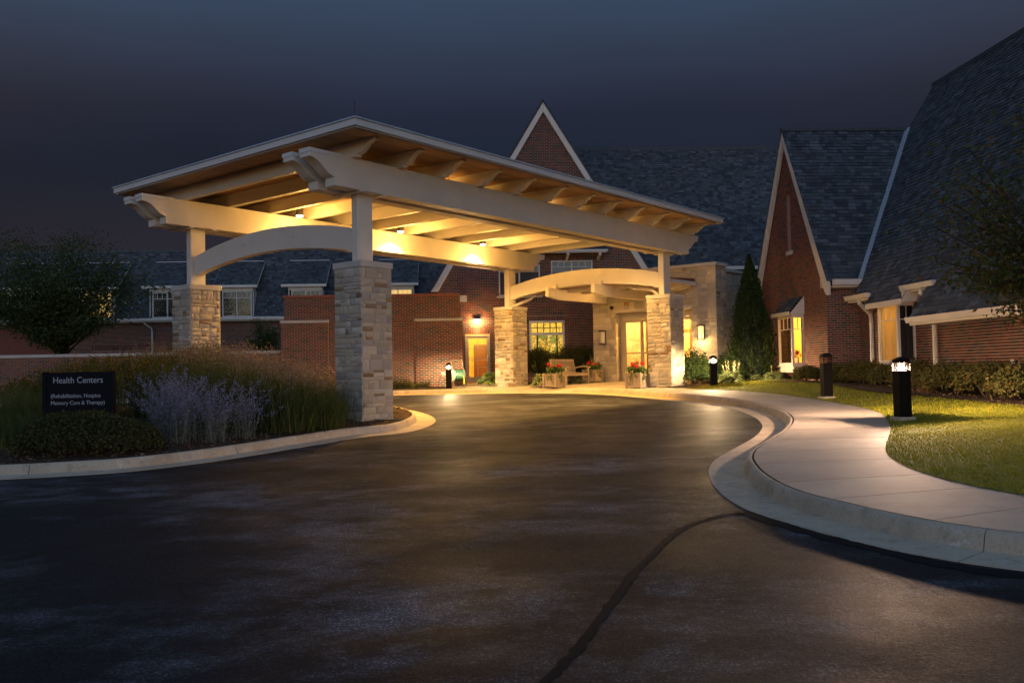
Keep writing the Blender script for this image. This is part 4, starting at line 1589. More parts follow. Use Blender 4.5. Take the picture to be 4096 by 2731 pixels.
brick_wall('lower_face', scr, (0, -.05, 0), (1, 0, 0), ol(-6.63, .42, -4.86, 2.97))
brick_wall('end_face', scr, (.125 - LO[0], .03, 0), (0, 1, 0), [(0, 2.98), (.4, 2.98), (.4, 3.94), (0, 3.94)])
brick_wall('end_face', scr, (.215 - LO[0], -.04, 0), (0, 1, 0), [(0, .42), (.47, .42), (.47, 2.97), (0, 2.97)])
for a, c in ((-6.66, -4.83), (-1.61, .24)):
    q = MB()
    q.box(a, 34.27, 2.972, c, 34.42, 3.075)
    LW(q).build('limestone_ledge', 'limestone_cap', scr, bevel=.006)
q = MB()
q.box(-6.56, 34.34, 3.942, .15, 34.86, 4.03)
LW(q).build('coping', 'rust_coping', scr, bevel=.006)
ox, oy = bw(-.55, 34.30)
small_box('outlet_box', (ox, oy, .98), (.14, .05, .12), 'plastic_cream', 'pale outlet box low on the brick screen wall beside the hose reel', 'outlet', TH)

# ---- long wing with dormers at the left
WO = (-14.0, 49.3)
wing = brt('dormer_wing', *WO, 'long low brick wing with grey shingle roof and a row of dormers')
def Wg(q):
    return q.shift((-WO[0], -WO[1], 0))
q = MB()
q.box(-40, 49.33, .2, 0, 49.9, 4.0)
Wg(q).build('wall_core', 'brick', wing)
brick_wall('front_wall', wing, (0, 0, 0), (1, 0, 0), [(-21 - WO[0], 1.4), (-6 - WO[0], 1.4), (-6 - WO[0], 4.02), (-21 - WO[0], 4.02)], soldiers=[(-13.0 - WO[0], 2.50, -10.6 - WO[0], 2.78), (-19.5 - WO[0], 2.50, -16.5 - WO[0], 2.78)])
RSL = (0, 2.45, 3.98)
shingle_roof('wing_roof', wing, (-26 - WO[0], 48.88 - WO[1], 4.15), (1, 0, 0), RSL, [[(0, 0), (26, 0), (26, 4.67), (0, 4.67)]], seed=5, exposure=.16)
q = MB()
q.box(-40, 51.25, 8.05, 0, 51.5, 8.2)
q.hexa([(-40, 51.3, 8.0), (0, 51.3, 8.0), (0, 54.5, 3.9), (-40, 54.5, 3.9), (-40, 51.4, 8.1), (0, 51.4, 8.1), (0, 54.6, 4.0), (-40, 54.6, 4.0)])
q.hexa([(-40, 48.88, 4.13), (-26, 48.88, 4.13), (-26, 51.33, 8.1), (-40, 51.33, 8.1), (-40, 48.9, 4.17), (-26, 48.9, 4.17), (-26, 51.35, 8.14), (-40, 51.35, 8.14)])
Wg(q).build('ridge_cap', 'shingle', wing)
q = MB()
q.box(-40, 48.72, 4.05, 0, 48.90, 4.19)
q.box(-40, 48.86, 3.98, 0, 49.28, 4.045)
Wg(q).build('gutter', 'trim_paint', wing)
for i, (gx, lit) in enumerate(((-24.0, 0), (-20.31, 1), (-16.65, 0), (-12.99, 0), (-9.33, 0), (-4.40, 1))):
    wd = 2.32
    q = MB()
    q.box(gx + .30, 48.88, 5.60, gx + wd - .22, 49.5, 5.86)
    for xx in (gx + .30, gx + wd - .26):
        q.hexa([(xx, 48.92, 4.2), (xx + .05, 48.92, 4.2), (xx + .05, 49.0, 4.2), (xx, 49.0, 4.2), (xx, 48.92, 5.62), (xx + .05, 48.92, 5.62), (xx + .05, 49.9, 5.62), (xx, 49.9, 5.62)])
    dm = Wg(q).build('dormer', 'trim_paint', wing)
    sl = shingle_roof('dormer_roof', wing, (gx - WO[0], 48.78 - WO[1], 5.88), (1, 0, 0), (0, 2.15, 1.55), [[(0, 0), (wd, 0), (wd, 2.65), (0, 2.65)]], seed=20 + i, exposure=.15)
    sl.parent = dm
    q = MB()
    q.box(gx - .04, 48.64, 5.76, gx + wd + .04, 48.80, 5.90)
    q.box(gx + .05, 48.80, 5.80, gx + wd - .02, 49.2, 5.85)
    Wg(q).build('dormer_gutter', 'trim_paint', dm)
    q = MB()
    q.bar((gx + .05, 50.90, 7.44), (gx + wd - .05, 50.90, 7.44), .14, .05)
    Wg(q).build('flashing', 'flashing_blue', dm)
    for xx in (gx + .02, gx + wd - .02):
        q = MB()
        q.bar((xx, 48.78, 5.80), (xx, 50.93, 7.36), .06, .12)
        Wg(q).build('barge_board', 'trim_paint', dm)
    x0, x1 = gx + .46, gx + wd - .30
    xm = (x0 + x1) / 2
    window(dm, WO, x0, x1, 4.20, 5.59, 48.90, depth=.05, mull=(xm,), muntins=(5.22, tuple(x0 + (xm - x0) * k / 3 for k in (1, 2)) + tuple(xm + (x1 - xm) * k / 3 for k in (1, 2))), blind='blind_lit' if lit else 'dark_interior', name='dormer_window', backd=.06)
for dx in (-16.6, -7.9):
    q = MB()
    q.tube([(dx, 48.82, 4.02), (dx, 48.84, 3.92), (dx + .25, 49.15, 3.68), (dx + .28, 49.22, 3.55), (dx + .28, 49.22, 1.2)], .05, 6)
    Wg(q).build('downspout', 'trim_paint', wing)
# snow guards on the wing roof
q = MB()
rs = random.Random(2)
for r_ in range(3):
    for c_ in range(14):
        x = -18.5 + c_ * .75 + (r_ % 2) * .37
        z = 4.5 + r_ * .28
        if not any(g - .2 < x < g + 2.5 for g in (-20.31, -16.65, -12.99, -9.33)):
            y = 48.88 + (z - 4.15) * 2.45 / 3.98
            q.box(x - .03, y - .06, z, x + .03, y, z + .05)
tag(Wg(q).build('snow_guards', 'flashing_blue', wing), kind='stuff')

# ---- garden wall
DO = (-14.0, 34.6)
gw = brt('garden_wall', *DO, 'low brick garden wall with grey limestone coping behind the sign', 'wall')
q = MB()
q.box(-34 - DO[0], .03, -.6, -6.66 - DO[0], .30, 1.84)
q.build('wall_core', 'mortar', gw)
brick_wall('brick_face', gw, (0, 0, 0), (1, 0, 0), [(-20 - DO[0], -.3), (-6.66 - DO[0], -.3), (-6.66 - DO[0], 1.845), (-20 - DO[0], 1.845)], pick=lambda u, v: u + DO[0] < -14.6 and v > .3, maxn=250)
x = -26.0
while x < -6.8:
    q = MB()
    w = min(1.22, -6.7 - x)
    q.box(x + .005 - DO[0], -.06, 1.848, x + w - .005 - DO[0], .36, 1.965)
    q.build('coping_stone', 'limestone_cap', gw, bevel=.008)
    x += 1.22

# ---- right wing
XG, XW = 10.784, 11.79
RO = (11.2, 25.56)
wingR = brt('steep_roof_wing', *RO, 'red brick wing with steep shingle roof, side gable and box windows')
def RW(q):
    return q.shift((-RO[0], -RO[1], 0))
brick_wall('gable_wall', wingR, (XG - RO[0], 31.3 - RO[1], 0), (0, -1, 0), [(0, .3), (5.74, .3), (5.74, 3.34), (2.92, 8.28), (0, 3.34)], holes=[(2.85, 1.0, 3.97, 2.60)], pick=lambda u, v: 4.1 < u < 5.6 and 1.0 < v < 3.4, maxn=300)
# narrow arched blind niche of recessed bricks
q = MB()
q.box(XG - .024, 28.12, 4.72, XG - .005, 28.42, 6.35)
for i in range(9):
    a0, a1 = math.pi * i / 9, math.pi * (i + 1) / 9
    p0, p1 = [(28.27 + .15 * math.cos(a), 6.35 + .26 * math.sin(a)) for a in (a0, a1)]
    o0, o1 = [(28.27 + .21 * math.cos(a), 6.35 + .34 * math.sin(a)) for a in (a0, a1)]
    q.prism([p0, p1, o1, o0], lambda y, z: (XG - .03, y, z), lambda y, z: (XG - .004, y, z), random.random())
nic = RW(q).build('blind_niche', 'brick', wingR)
q = MB()
for i in range(6):
    q.box(XG - .03, 28.13 + i * .05, 4.72, XG - .0245, 28.135 + i * .05, 6.5)
RW(q).build('niche_joints', 'mortar', nic)
q = MB()
q.box(XG - .06, 28.02, 4.58, XG - .003, 28.52, 4.71)
RW(q).build('niche_sill', 'limestone_cap', nic)
brick_wall('return_wall', wingR, (XG - RO[0], 0, 0), (1, 0, 0), [(0, .3), (1.0, .3), (1.0, 3.30), (0, 3.30)], pick=lambda u, v: v > .9)
brick_wall('long_wall', wingR, (XW - RO[0], 0, 0), (0, -1, 0), [(0, .3), (12.5, .3), (12.5, 2.95), (0, 2.95)], holes=[(2.05, 1.0, 3.14, 2.60)], pick=lambda u, v: (3.2 < u < 7.5) and .75 < v < 1.9)
for yk in (25.56, 30.95):
    q = MB()
    q.box(XG - .03, yk - .03, 3.28, XG - .002, yk + .36, 3.55)
    RW(q).build('kneeler_stone', 'limestone_cap', wingR)
for s in (1, -1):
    q = MB()
    pol = [(28.38, 8.66), (28.38, 8.24), (28.38 - s * 2.86, 3.30), (28.38 - s * 3.10, 3.02), (28.38 - s * 3.22, 3.02), (28.38 - s * 3.22, 3.35)]
    q.prism(pol if s < 0 else pol[::-1], lambda y, z: (XG - .13, y, z), lambda y, z: (XG - .032, y, z))
    RW(q).build('rake_board', 'trim_paint', wingR, bevel=.008)
lenS = math.hypot(3.22, 5.24)
shingle_roof('gable_roof', wingR, (XG - .15 - RO[0], 25.16 - RO[1], 3.42), (1, 0, 0), (0, 3.22, 5.24), [[(0, 0), (1.05, 0), (4.22, lenS), (0, lenS)]], pick=lambda u, v: u > .1, maxn=300, seed=8)
q = MB()
q.hexa([(XG - .15, 28.38, 8.60), (15.0, 28.38, 8.60), (15.0, 31.6, 3.36), (XG - .15, 31.6, 3.36), (XG - .15, 28.38, 8.67), (15.0, 28.38, 8.67), (15.0, 31.65, 3.42), (XG - .15, 31.65, 3.42)])
q.box(XG - .16, 28.30, 8.62, 14.85, 28.46, 8.72)
RW(q).build('rear_slope', 'shingle', wingR)
SL = 1.62
lenB = 4.41 * math.hypot(1, SL)
shingle_roof('long_roof', wingR, (11.34 - RO[0], 28.3 - RO[1], 2.95), (0, -1, 0), (1, 0, SL), [[(3.42, 0), (12.5, 0), (12.5, lenB), (0, lenB), (0, 6.64)], [(4.45, -.40), (6.48, -.40), (6.48, 0), (4.45, 0)], [(7.45, -1.03), (12.5, -1.03), (12.5, 0), (7.45, 0)]], pick=lambda u, v: 3.6 < u < 6.5 and .2 < v < 4.5, maxn=300, seed=9)
q = MB()
q.box(15.70, 15.0, 10.05, 15.86, 28.32, 10.18)
q.hexa([(15.78, 15.0, 10.08), (19.5, 15.0, 4), (19.5, 28.3, 4), (15.78, 28.3, 10.08), (15.78, 15.0, 10.14), (19.6, 15.0, 4.1), (19.6, 28.3, 4.1), (15.78, 28.3, 10.14)])
q.prism([(11.36, 2.95), (20.0, 2.95), (15.78, 10.08)], lambda x, z: (x, 28.26, z), lambda x, z: (x, 28.30, z))
q.hexa([(11.34, 12, 2.91), (15.75, 12, 10.05), (15.75, 15.8, 10.05), (11.34, 15.8, 2.91), (11.34, 12, 2.95), (15.75, 12, 10.1), (15.75, 15.8, 10.1), (11.34, 15.8, 2.95)])
RW(q).build('ridge_cap', 'shingle', wingR)
q = MB()
a_, b_ = Vector((11.60, 25.13, 3.46)), Vector((14.84, 28.32, 8.70))
q.bar(a_, b_, .20, .03, (-1, -.3, .9))
RW(q).build('valley_flashing', 'flashing_blue', wingR)
def gutter(pts, nm='gutter'):
    q = MB()
    for (x, y0, y1, z) in pts:
        q.hexa([(x - .06, y0, z - .13), (x + .08, y0, z - .13), (x + .08, y1, z - .13), (x - .06, y1, z - .13), (x - .10, y0, z), (x + .08, y0, z), (x + .08, y1, z), (x - .10, y1, z)])
        q.box(x + .02, y0 + .06, z - .19, x + .40, y1 - .02, z - .132)
    RW(q).build(nm, 'trim_paint', wingR)
gutter([(11.30, 23.95, 25.36, 2.97)])
gutter([(11.30, 20.52, 22.10, 2.97)])
gutter([(10.78, 12.0, 20.85, 2.10)])
q = MB()
q.box(XG + .02, 25.02, 3.30, 11.70, 25.17, 3.46)
q.box(XG + .02, 25.15, 3.24, 11.60, 25.55, 3.295)
RW(q).build('gutter', 'trim_paint', wingR)
q = MB()
q.box(11.11, 21.83, 2.50, 11.16, 23.80, 2.64)
q.box(11.16, 21.83, 2.56, 11.8, 21.87, 2.90)
RW(q).build('bay_fascia', 'trim_paint', wingR)
for pts in ([(11.30, 24.55, 2.86), (11.30, 24.55, 2.72), (11.45, 24.62, 2.60), (11.68, 24.72, 2.44), (11.72, 24.74, 2.30), (11.72, 24.74, .80), (11.66, 24.70, .66)], [(11.70, 21.35, 1.97), (11.70, 21.35, 1.4), (11.70, 21.35, .86), (11.60, 21.30, .68)], [(11.30, 21.2, 2.86), (11.3, 21.2, 2.72), (11.4, 21.1, 2.60), (11.55, 20.9, 2.5)]):
    q = MB()
    q.tube(pts, .058, 6)
    RW(q).build('downspout', 'trim_paint', wingR)
def box_bay(X0, Y0, Y1, XB, litw, roofed):
    """window bay: front faces -X, side faces the camera"""
    z0, z1, p = 1.05, 2.57, .07
    q = MB()
    q.box(X0, Y0, z0 - .04, X0 + p, Y0 + p, z1)
    q.box(X0, Y1 - p, z0 - .04, X0 + p, Y1, z1)
    q.box(XB - .05, Y0, z0 - .04, XB, Y0 + p, z1)
    q.box(X0, Y0 + p, z0 - .04, X0 + p, Y1 - p, z0 + .05)
    q.box(X0, Y0 + p, z1 - .07, X0 + p, Y1 - p, z1)
    q.box(X0 + p, Y0, z0 - .04, XB - .05, Y0 + p, z0 + .05)
    q.box(X0 + p, Y0, z1 - .07, XB - .05, Y0 + p, z1)
    q.box(X0 - .03, Y0 - .03, z0 - .06, XB, Y1 + .03, z0 - .041)
    q.box(X0, Y0, z1 + .001, XB, Y1, z1 + .04)
    b = RW(q).build('bay_window', 'trim_paint', wingR)
    q = MB()
    zt = z1 - .42
    q.box(X0 + .02, Y0 + p, zt - .013, X0 + .05, Y1 - p, zt + .013)
    for k in (1, 2):
        y = Y0 + p + (Y1 - Y0 - 2 * p) * k / 3
        q.box(X0 + .021, y - .011, zt + .013, X0 + .049, y + .011, z1 - .07)
    q.box(X0 + p, Y0 + .02, zt - .013, XB - .05, Y0 + .05, zt + .013)
    x = (X0 + p + XB - .05) / 2
    q.box(x - .011, Y0 + .021, zt + .013, x + .011, Y0 + .049, z1 - .07)
    RW(q).build('muntins', 'trim_paint', b)
    for bb in ((X0 + .03, Y0 + p, X0 + .036, Y1 - p), (X0 + p, Y0 + .03, XB - .05, Y0 + .036), (X0 + p, Y1 - .036, XB - .05, Y1 - .03)):
        q = MB()
        q.box(bb[0], bb[1], z0 + .05, bb[2], bb[3], z1 - .07)
        RW(q).build('pane', 'glass', b)
    q = MB()
    q.box(X0 + .03, Y0 + .03, .80, XB, Y1 - .03, z0 - .061)
    RW(q).build('apron_panel', 'trim_paint', b, bevel=.006)
    q = MB()
    xr = XB + 2.2
    ya, yb_ = Y0 - .9, Y1 + .9
    q.poly([(xr, ya, .8), (xr, ya, 2.9), (xr, yb_, 2.9), (xr, yb_, .8)])
    q.poly([(XB + .05, yb_, .8), (xr, yb_, .8), (xr, yb_, 2.9), (XB + .05, yb_, 2.9)])
    q.poly([(XB + .05, ya, .8), (XB + .05, ya, 2.9), (xr, ya, 2.9), (xr, ya, .8)])
    q.poly([(XB + .05, ya, 2.9), (XB + .05, yb_, 2.9), (xr, yb_, 2.9), (xr, ya, 2.9)])
    q.poly([(X0 + .1, ya, .82), (xr, ya, .82), (xr, yb_, .82), (X0 + .1, yb_, .82)])
    RW(q).build('room', 'room_wall', b)
    for yc0, yc1 in ((Y1 - .30, Y1 - .08), (Y0 + .10, Y0 + .24)):
        q = MB()
        n = 10
        for i in range(n):
            ya_, yb2 = yc0 + (yc1 - yc0) * i / n, yc0 + (yc1 - yc0) * (i + 1) / n
            xa, xb = XB - .02 + .025 * (i % 2), XB - .02 + .025 * ((i + 1) % 2)
            q.poly([(xa, ya_, z0), (xb, yb2, z0), (xb, yb2, z1), (xa, ya_, z1)])
        RW(q).build('curtain', 'curtain', b)
    if not roofed:
        q = MB()
        n = 14
        for i in range(n):
            xa, xb = X0 + p + (XB - X0 + .45) * i / n, X0 + p + (XB - X0 + .45) * (i + 1) / n
            q.poly([(xa, Y0 + .075 + .02 * (i % 2), z0 - .1), (xb, Y0 + .075 + .02 * ((i + 1) % 2), z0 - .1), (xb, Y0 + .075 + .02 * ((i + 1) % 2), z1), (xa, Y0 + .075 + .02 * (i % 2), z1)])
        RW(q).build('drape', 'dark_interior', b)
        q = MB()
        for i in range(n):
            xa, xb = X0 + p + (XB - X0 + .6) * i / n, X0 + p + (XB - X0 + .6) * (i + 1) / n
            ya_, yb2 = Y1 - .09 - .03 * (i % 2), Y1 - .09 - .03 * ((i + 1) % 2)
            q.poly([(xa, ya_, z0 - .1), (xb, yb2, z0 - .1), (xb, yb2, z1), (xa, ya_, z1)])
        RW(q).build('sheer', 'room_wall', b)
        lamp('sheer_fill_lamp', 'POINT', wingR, (XB - .14 - RO[0], Y0 + .30 - RO[1], 2.2), ROOM_W * .03, WARM, .05)  # unseen lamp added in the bay to brighten the sheer
    lamp('bay_lamp', 'POINT', wingR, (XB + 1.2 - RO[0], (Y0 + Y1) / 2 + .3 - RO[1], 2.4), ROOM_W * litw, WARM, .15)
    return b
bayA = box_bay(10.378, 27.29, 28.48, XG, .85, True)
bayB = box_bay(11.311, 22.42, 23.51, XW, .7, False)
shr = shingle_roof('bay_roof', bayA, (10.27 - RO[0], 28.72 - RO[1], 2.66), (0, -1, 0), (.51, 0, .52), [[(0, 0), (1.50, 0), (1.30, .72), (.15, .72)]], seed=14)
q = MB()
q.box(10.25, 27.20, 2.575, 10.29, 28.74, 2.69)
q.prism([(10.30, 2.61), (XG, 2.61), (XG, 3.17)], lambda x, z: (x, 27.22, z), lambda x, z: (x, 27.25, z))
q.prism([(10.30, 2.61), (XG, 2.61), (XG, 3.17)], lambda x, z: (x, 28.68, z), lambda x, z: (x, 28.71, z))
RW(q).build('bay_roof_trim', 'trim_paint', bayA)
# vase of flowers on the sill of the lit box window
vx, vy = bw(10.62, 27.48)
va = empty('flower_vase', (vx, vy, 1.10), 0, 'vase of red and orange flowers standing inside the lit box window', 'vase')
q = MB()
q.lathe([(.03, 0), (.045, .03), (.03, .10), (.035, .16), (.045, .18)], (0, 0, 0), 12)
q.build('vase_body', 'plastic_cream', va, True)
P = rng.normal(0, 1, (90, 3)) * np.array((.055, .055, .07)) + np.array((0, 0, .30))
q4 = np.repeat(P[:, None, :], 4, 1) + rng.normal(0, .022, (90, 4, 3))
quads('blossoms', 'geranium', q4[:45], va)
quads('leaves', 'hosta_leaf', q4[45:] - np.array((0, 0, .03)), va)
ox, oy = bw(XW - .02, 18.36)
small_box('outlet_box', (ox, oy, 1.0), (.12, .04, .11), 'plastic_cream', 'grey outlet box low on the long brick wall at the right edge', 'outlet', TH - R(90))

# ------------------------------------------------------------------ street furniture
LABB = {0: 'lit bronze bollard lamp on the lawn nearest the road', 1: 'unlit dark bollard lamp on the lawn edge, in front of the brick corner', 2: 'lit bollard lamp beside the far stone pier and the hostas', 3: 'lit bollard lamp beside the hose reel by the brick wall'}
def bollard(x, y, zb, lit, label, rz, bulb):
    b = empty('bollard_lamp', (x, y, zb), rz, label, 'bollard', 'bollard lamps along the path')
    h = .106
    q = MB()
    q.box(-.15, -.15, -.12, .15, .15, .025)
    q.build('footing', 'kerb_concrete', b, bevel=.01)
    q = MB()
    q.box(-h, -h, .026, h, h, .80)
    q.build('post', 'bollard_bronze', b, bevel=.006)
    q = MB()
    k = len(q.v)
    q.box(-h, -h, .93, h, h, .985)
    q.hexa([(-h, -h, .9855), (h, -h, .9855), (h, h, .9855), (-h, h, .9855), (-.03, -.03, 1.03), (.03, -.03, 1.03), (.03, .03, 1.03), (-.03, .03, 1.03)])
    q.build('cap', 'bollard_bronze', b, bevel=.004)
    for i in range(4):
        z = .818 + i * .030
        q = MB()
        o_, i_ = h, h - .028
        for s in ((0, -1), (0, 1), (1, 0), (-1, 0)):
            if s[0] == 0:
                q.hexa([(-o_, s[1] * i_, z + .012), (o_, s[1] * i_, z + .012), (o_, s[1] * o_, z), (-o_, s[1] * o_, z), (-o_, s[1] * i_, z + .015), (o_, s[1] * i_, z + .015), (o_, s[1] * o_, z + .003), (-o_, s[1] * o_, z + .003)])
            else:
                q.hexa([(s[0] * i_, -i_, z + .012), (s[0] * o_, -i_, z), (s[0] * o_, i_, z), (s[0] * i_, i_, z + .012), (s[0] * i_, -i_, z + .015), (s[0] * o_, -i_, z + .003), (s[0] * o_, i_, z + .003), (s[0] * i_, i_, z + .015)])
        q.build('louvre', 'bollard_bronze', b)
    q = MB()
    for sx in (-1, 1):
        for sy in (-1, 1):
            q.box(sx * (h - .006) - .006, sy * (h - .006) - .006, .80, sx * (h - .006) + .006, sy * (h - .006) + .006, .93)
    q.build('corner_rods', 'bollard_bronze', b)
    q = MB()
    q.lathe([(.015, .0), (.034, .008), (.042, .04), (.040, .085), (.02, .105)], (0, 0, .81), 12)
    q.build('lamp_bulb', bulb if lit else 'glass', b, True)
for k, (x, y, dz, lit) in enumerate(((6.543, 15.129, .05, 1), (7.278, 20.863, .04, 0), (6.20, 27.75, -.06, 1), (-2.33, 32.75, -.10, 1))):
    bollard(x, y, gz(x, y) + dz, lit, LABB[k], (R(6), R(5), R(-2), R(3))[k], ('bollard_bulb_near', 'glass', 'bollard_bulb_path', 'bollard_bulb_wall')[k])

# sign board
sg = empty('sign_board', (-7.48, 15.5, -.14), R(-1), 'black sign reading Health Centers standing among the plants', 'sign')
q = MB()
q.box(-.545, -.035, .59, .545, .035, 1.27)
q.build('board', 'sign_black', sg)
for sx in (-1, 1):
    q = MB()
    q.box(sx * .583 - .037, -.05, -.1, sx * .583 + .037, .05, 1.285)
    q.build('post', 'sign_black', sg, bevel=.004)
t1 = text('Health Centers', .150, (0, -.038, 1.085), (R(90), 0, 0), 'sign_letter', 'heading_lettering', sg, .002, 1.0, 'CENTER')
t2 = text('(Rehabilitation, Hospice', .096, (-.475, -.038, .835), (R(90), 0, 0), 'sign_letter', 'detail_lettering', sg, .002, .84)
t3 = text('Memory Care & Therapy)', .096, (-.475, -.038, .715), (R(90), 0, 0), 'sign_letter', 'detail_lettering', sg, .002, .84)
for t_, wid in ((t1, .86), (t2, .86), (t3, .93)):
    bb = [v.co.x for v in t_.data.vertices]
    t_.scale.x = wid / (max(bb) - min(bb))

# bench
bn = empty('garden_bench', (1.92 - .30 * CYAW + .72 * SYAW, 32.15 + .30 * SYAW + .72 * CYAW, .47), R(90) - YAW, 'slatted teak bench between two flower planters', 'bench')
wdt = 1.44
for sx in (-1, 1):
    q = MB()
    q.box(sx * (wdt / 2 - .03) - .03, -.30, 0, sx * (wdt / 2 - .03) + .03, -.24, .64)
    q.build('leg', 'teak_wood', bn)
    q = MB()
    q.hexa([(sx * (wdt / 2 - .03) - .03, .22, 0), (sx * (wdt / 2 - .03) + .03, .22, 0), (sx * (wdt / 2 - .03) + .03, .28, 0), (sx * (wdt / 2 - .03) - .03, .28, 0),
            (sx * (wdt / 2 - .03) - .03, .40, .93), (sx * (wdt / 2 - .03) + .03, .40, .93), (sx * (wdt / 2 - .03) + .03, .45, .93), (sx * (wdt / 2 - .03) - .03, .45, .93)])
    q.build('leg', 'teak_wood', bn)
    q = MB()
    pts = [(-.36, .635), (-.20, .665), (0, .665), (.20, .64), (.33, .60)]
    for a, b in zip(pts[:-1], pts[1:]):
        q.bar((sx * (wdt / 2 - .03), a[0], a[1]), (sx * (wdt / 2 - .03), b[0], b[1]), .075, .035)
    q.build('armrest', 'teak_wood', bn)
    q = MB()
    q.box(sx * (wdt / 2 - .03) - .02, -.24, .12, sx * (wdt / 2 - .03) + .02, .22, .17)
    q.build('stretcher', 'teak_wood', bn)
for i in range(6):
    q = MB()
    y = -.30 + i * .095
    q.box(-wdt / 2 + .065, y, .405 + (.012 if i == 0 else 0), wdt / 2 - .065, y + .08, .43 + (.012 if i == 0 else 0))
    q.build('seat_slat', 'teak_wood', bn)
q = MB()
q.box(-wdt / 2 + .065, -.295, .33, wdt / 2 - .065, -.265, .403)
q.build('apron', 'teak_wood', bn)
q = MB()
q.bar((-wdt / 2 + .06, .425, .90), (wdt / 2 - .06, .425, .90), .04, .09)
q.bar((-wdt / 2 + .06, .31, .46), (wdt / 2 - .06, .31, .46), .03, .06)
q.build('back_rail', 'teak_wood', bn)
for i in range(25):
    x = -wdt / 2 + .10 + i * (wdt - .20) / 24
    q = MB()
    q.bar((x, .318, .49), (x, .415, .86), .03, .016, (1, 0, 0))
    q.build('back_slat', 'teak_wood', bn)

# ------------------------------------------------------------------ foliage helpers
def unit(v):
    return v / np.maximum(1e-9, np.linalg.norm(v, axis=-1, keepdims=True))
def leaves(P, size, aspect=.5, jitter=.35, flat=0.0):
    n = len(P)
    a = unit(rng.normal(size=(n, 3)))
    b = rng.normal(size=(n, 3))
    if flat:
        a[:, 2] *= (1 - flat)
        a = unit(a)
        b[:, 2] *= (1 - flat)
    b = unit(b - (b * a).sum(1, keepdims=True) * a)
    s = (size * (1 + jitter * rng.uniform(-1, 1, n)))[:, None]
    return np.stack([P - a * s, P + b * s * aspect, P + a * s, P - b * s * aspect], 1)
def clumped(center, radii, n, lumps, spread=.22, shell=.75, top=True, seed=None):
    c, rd = np.array(center), np.array(radii)
    d = unit(rng.normal(size=(lumps, 3)))
    if top:
        d[:, 2] = np.abs(d[:, 2]) * 1.0 - .15
        d = unit(d)
    rr = rng.uniform(shell, 1.0, (lumps, 1))
    L = d * rr
    k = rng.integers(0, lumps, n)
    return c + (L[k] + rng.normal(0, spread, (n, 3))) * rd
def shrub(name, x, y, z, radii, n, lumps, size, mat, label, cat='shrub', group=None, spread=.20, aspect=.5, stems=5, core=True):
    r_ = empty(name, (x, y, z), 0, label, cat, group)
    P = clumped((0, 0, radii[2] * .45), (radii[0], radii[1], radii[2] * .62), n, lumps, spread, .6)
    P = P[P[:, 2] > .01]
    quads('foliage', mat, leaves(P, size, aspect), r_)
    q = MB()
    for i in range(stems):
        a = random.uniform(0, 2 * math.pi)
        q.tube([(0, 0, -.03), (math.cos(a) * radii[0] * .3, math.sin(a) * radii[1] * .3, radii[2] * .4), (math.cos(a) * radii[0] * .6, math.sin(a) * radii[1] * .6, radii[2] * .75)], [.016, .011, .005], 5)
    q.build('stems', 'bark', r_)
    return r_
def blades(base, height, width, lean, mat, name, parent, seg=2, rnd_=None, azim=None):
    """upright tapering leaves; base n x 3, height n, lean n"""
    n = len(base)
    az = rng.uniform(0, 2 * np.pi, n) if azim is None else azim
    d = np.stack([np.cos(az), np.sin(az), np.zeros(n)], 1)
    s = np.stack([-np.sin(az + rng.normal(0, .5, n)), np.cos(az), np.zeros(n)], 1) * (width / 2)[:, None]
    up_ = np.array((0, 0, 1.0))
    p0 = base
    p1 = base + up_ * (height * .55)[:, None] + d * (lean * .28)[:, None]
    p2 = base + up_ * (height)[:, None] + d * (lean)[:, None]
    A_ = np.stack([p0 - s, p0 + s, p1 + s * .8, p1 - s * .8], 1)
    B_ = np.stack([p1 - s * .8, p1 + s * .8, p2 + s * .12, p2 - s * .12], 1)
    r0 = rng.random(n) if rnd_ is None else rnd_
    return quads(name, mat, np.concatenate([A_, B_]), parent, np.concatenate([r0, r0]))
def branch_tree(name, base, trunk_h, tr, cc, radii, nb, per, size, leafmat, label, cat='tree', flat=.35, spread=.30, taper=.012, lean=(0, 0), tips_low=False):
    r_ = empty(name, base, 0, label, cat)
    q = MB()
    tp = Vector((lean[0], lean[1], trunk_h))
    q.tube([(0, 0, -.2), (lean[0] * .3, lean[1] * .3, trunk_h * .4), tuple(tp)], [tr * 1.25, tr, tr * .8], 8)
    pts = []
    for i in range(nb):
        d = unit(rng.normal(size=3))
        d[2] = d[2] * .9 if tips_low else abs(d[2]) * .9 - .12
        rr = rng.uniform(.45, 1.0) ** .6
        tip = Vector(cc) + Vector((d[0] * radii[0] * rr, d[1] * radii[1] * rr, d[2] * radii[2] * rr))
        h = rng.uniform(.55, 1.0)
        st_ = tp * h
        mid = st_.lerp(tip, .5) + Vector((0, 0, rng.uniform(.05, .3)))
        q.tube([tuple(st_), tuple(mid), tuple(tip)], [tr * .32, tr * .16, taper], 5)
        m_ = per
        t = rng.uniform(.25, 1.05, m_)[:, None]
        S_, M_, T_ = np.array(st_), np.array(mid), np.array(tip)
        C_ = (1 - t) ** 2 * S_ + 2 * t * (1 - t) * M_ + t ** 2 * T_
        pts.append(C_ + rng.normal(0, 1, (m_, 3)) * np.array((spread, spread, spread * (.20 if flat > .5 else .42))) * (0.35 + .65 * t))
    q.build('trunk', 'bark', r_, True)
    P = np.concatenate(pts)
    quads('crown', leafmat, leaves(P, size, .5, .4, flat), r_)
    return r_

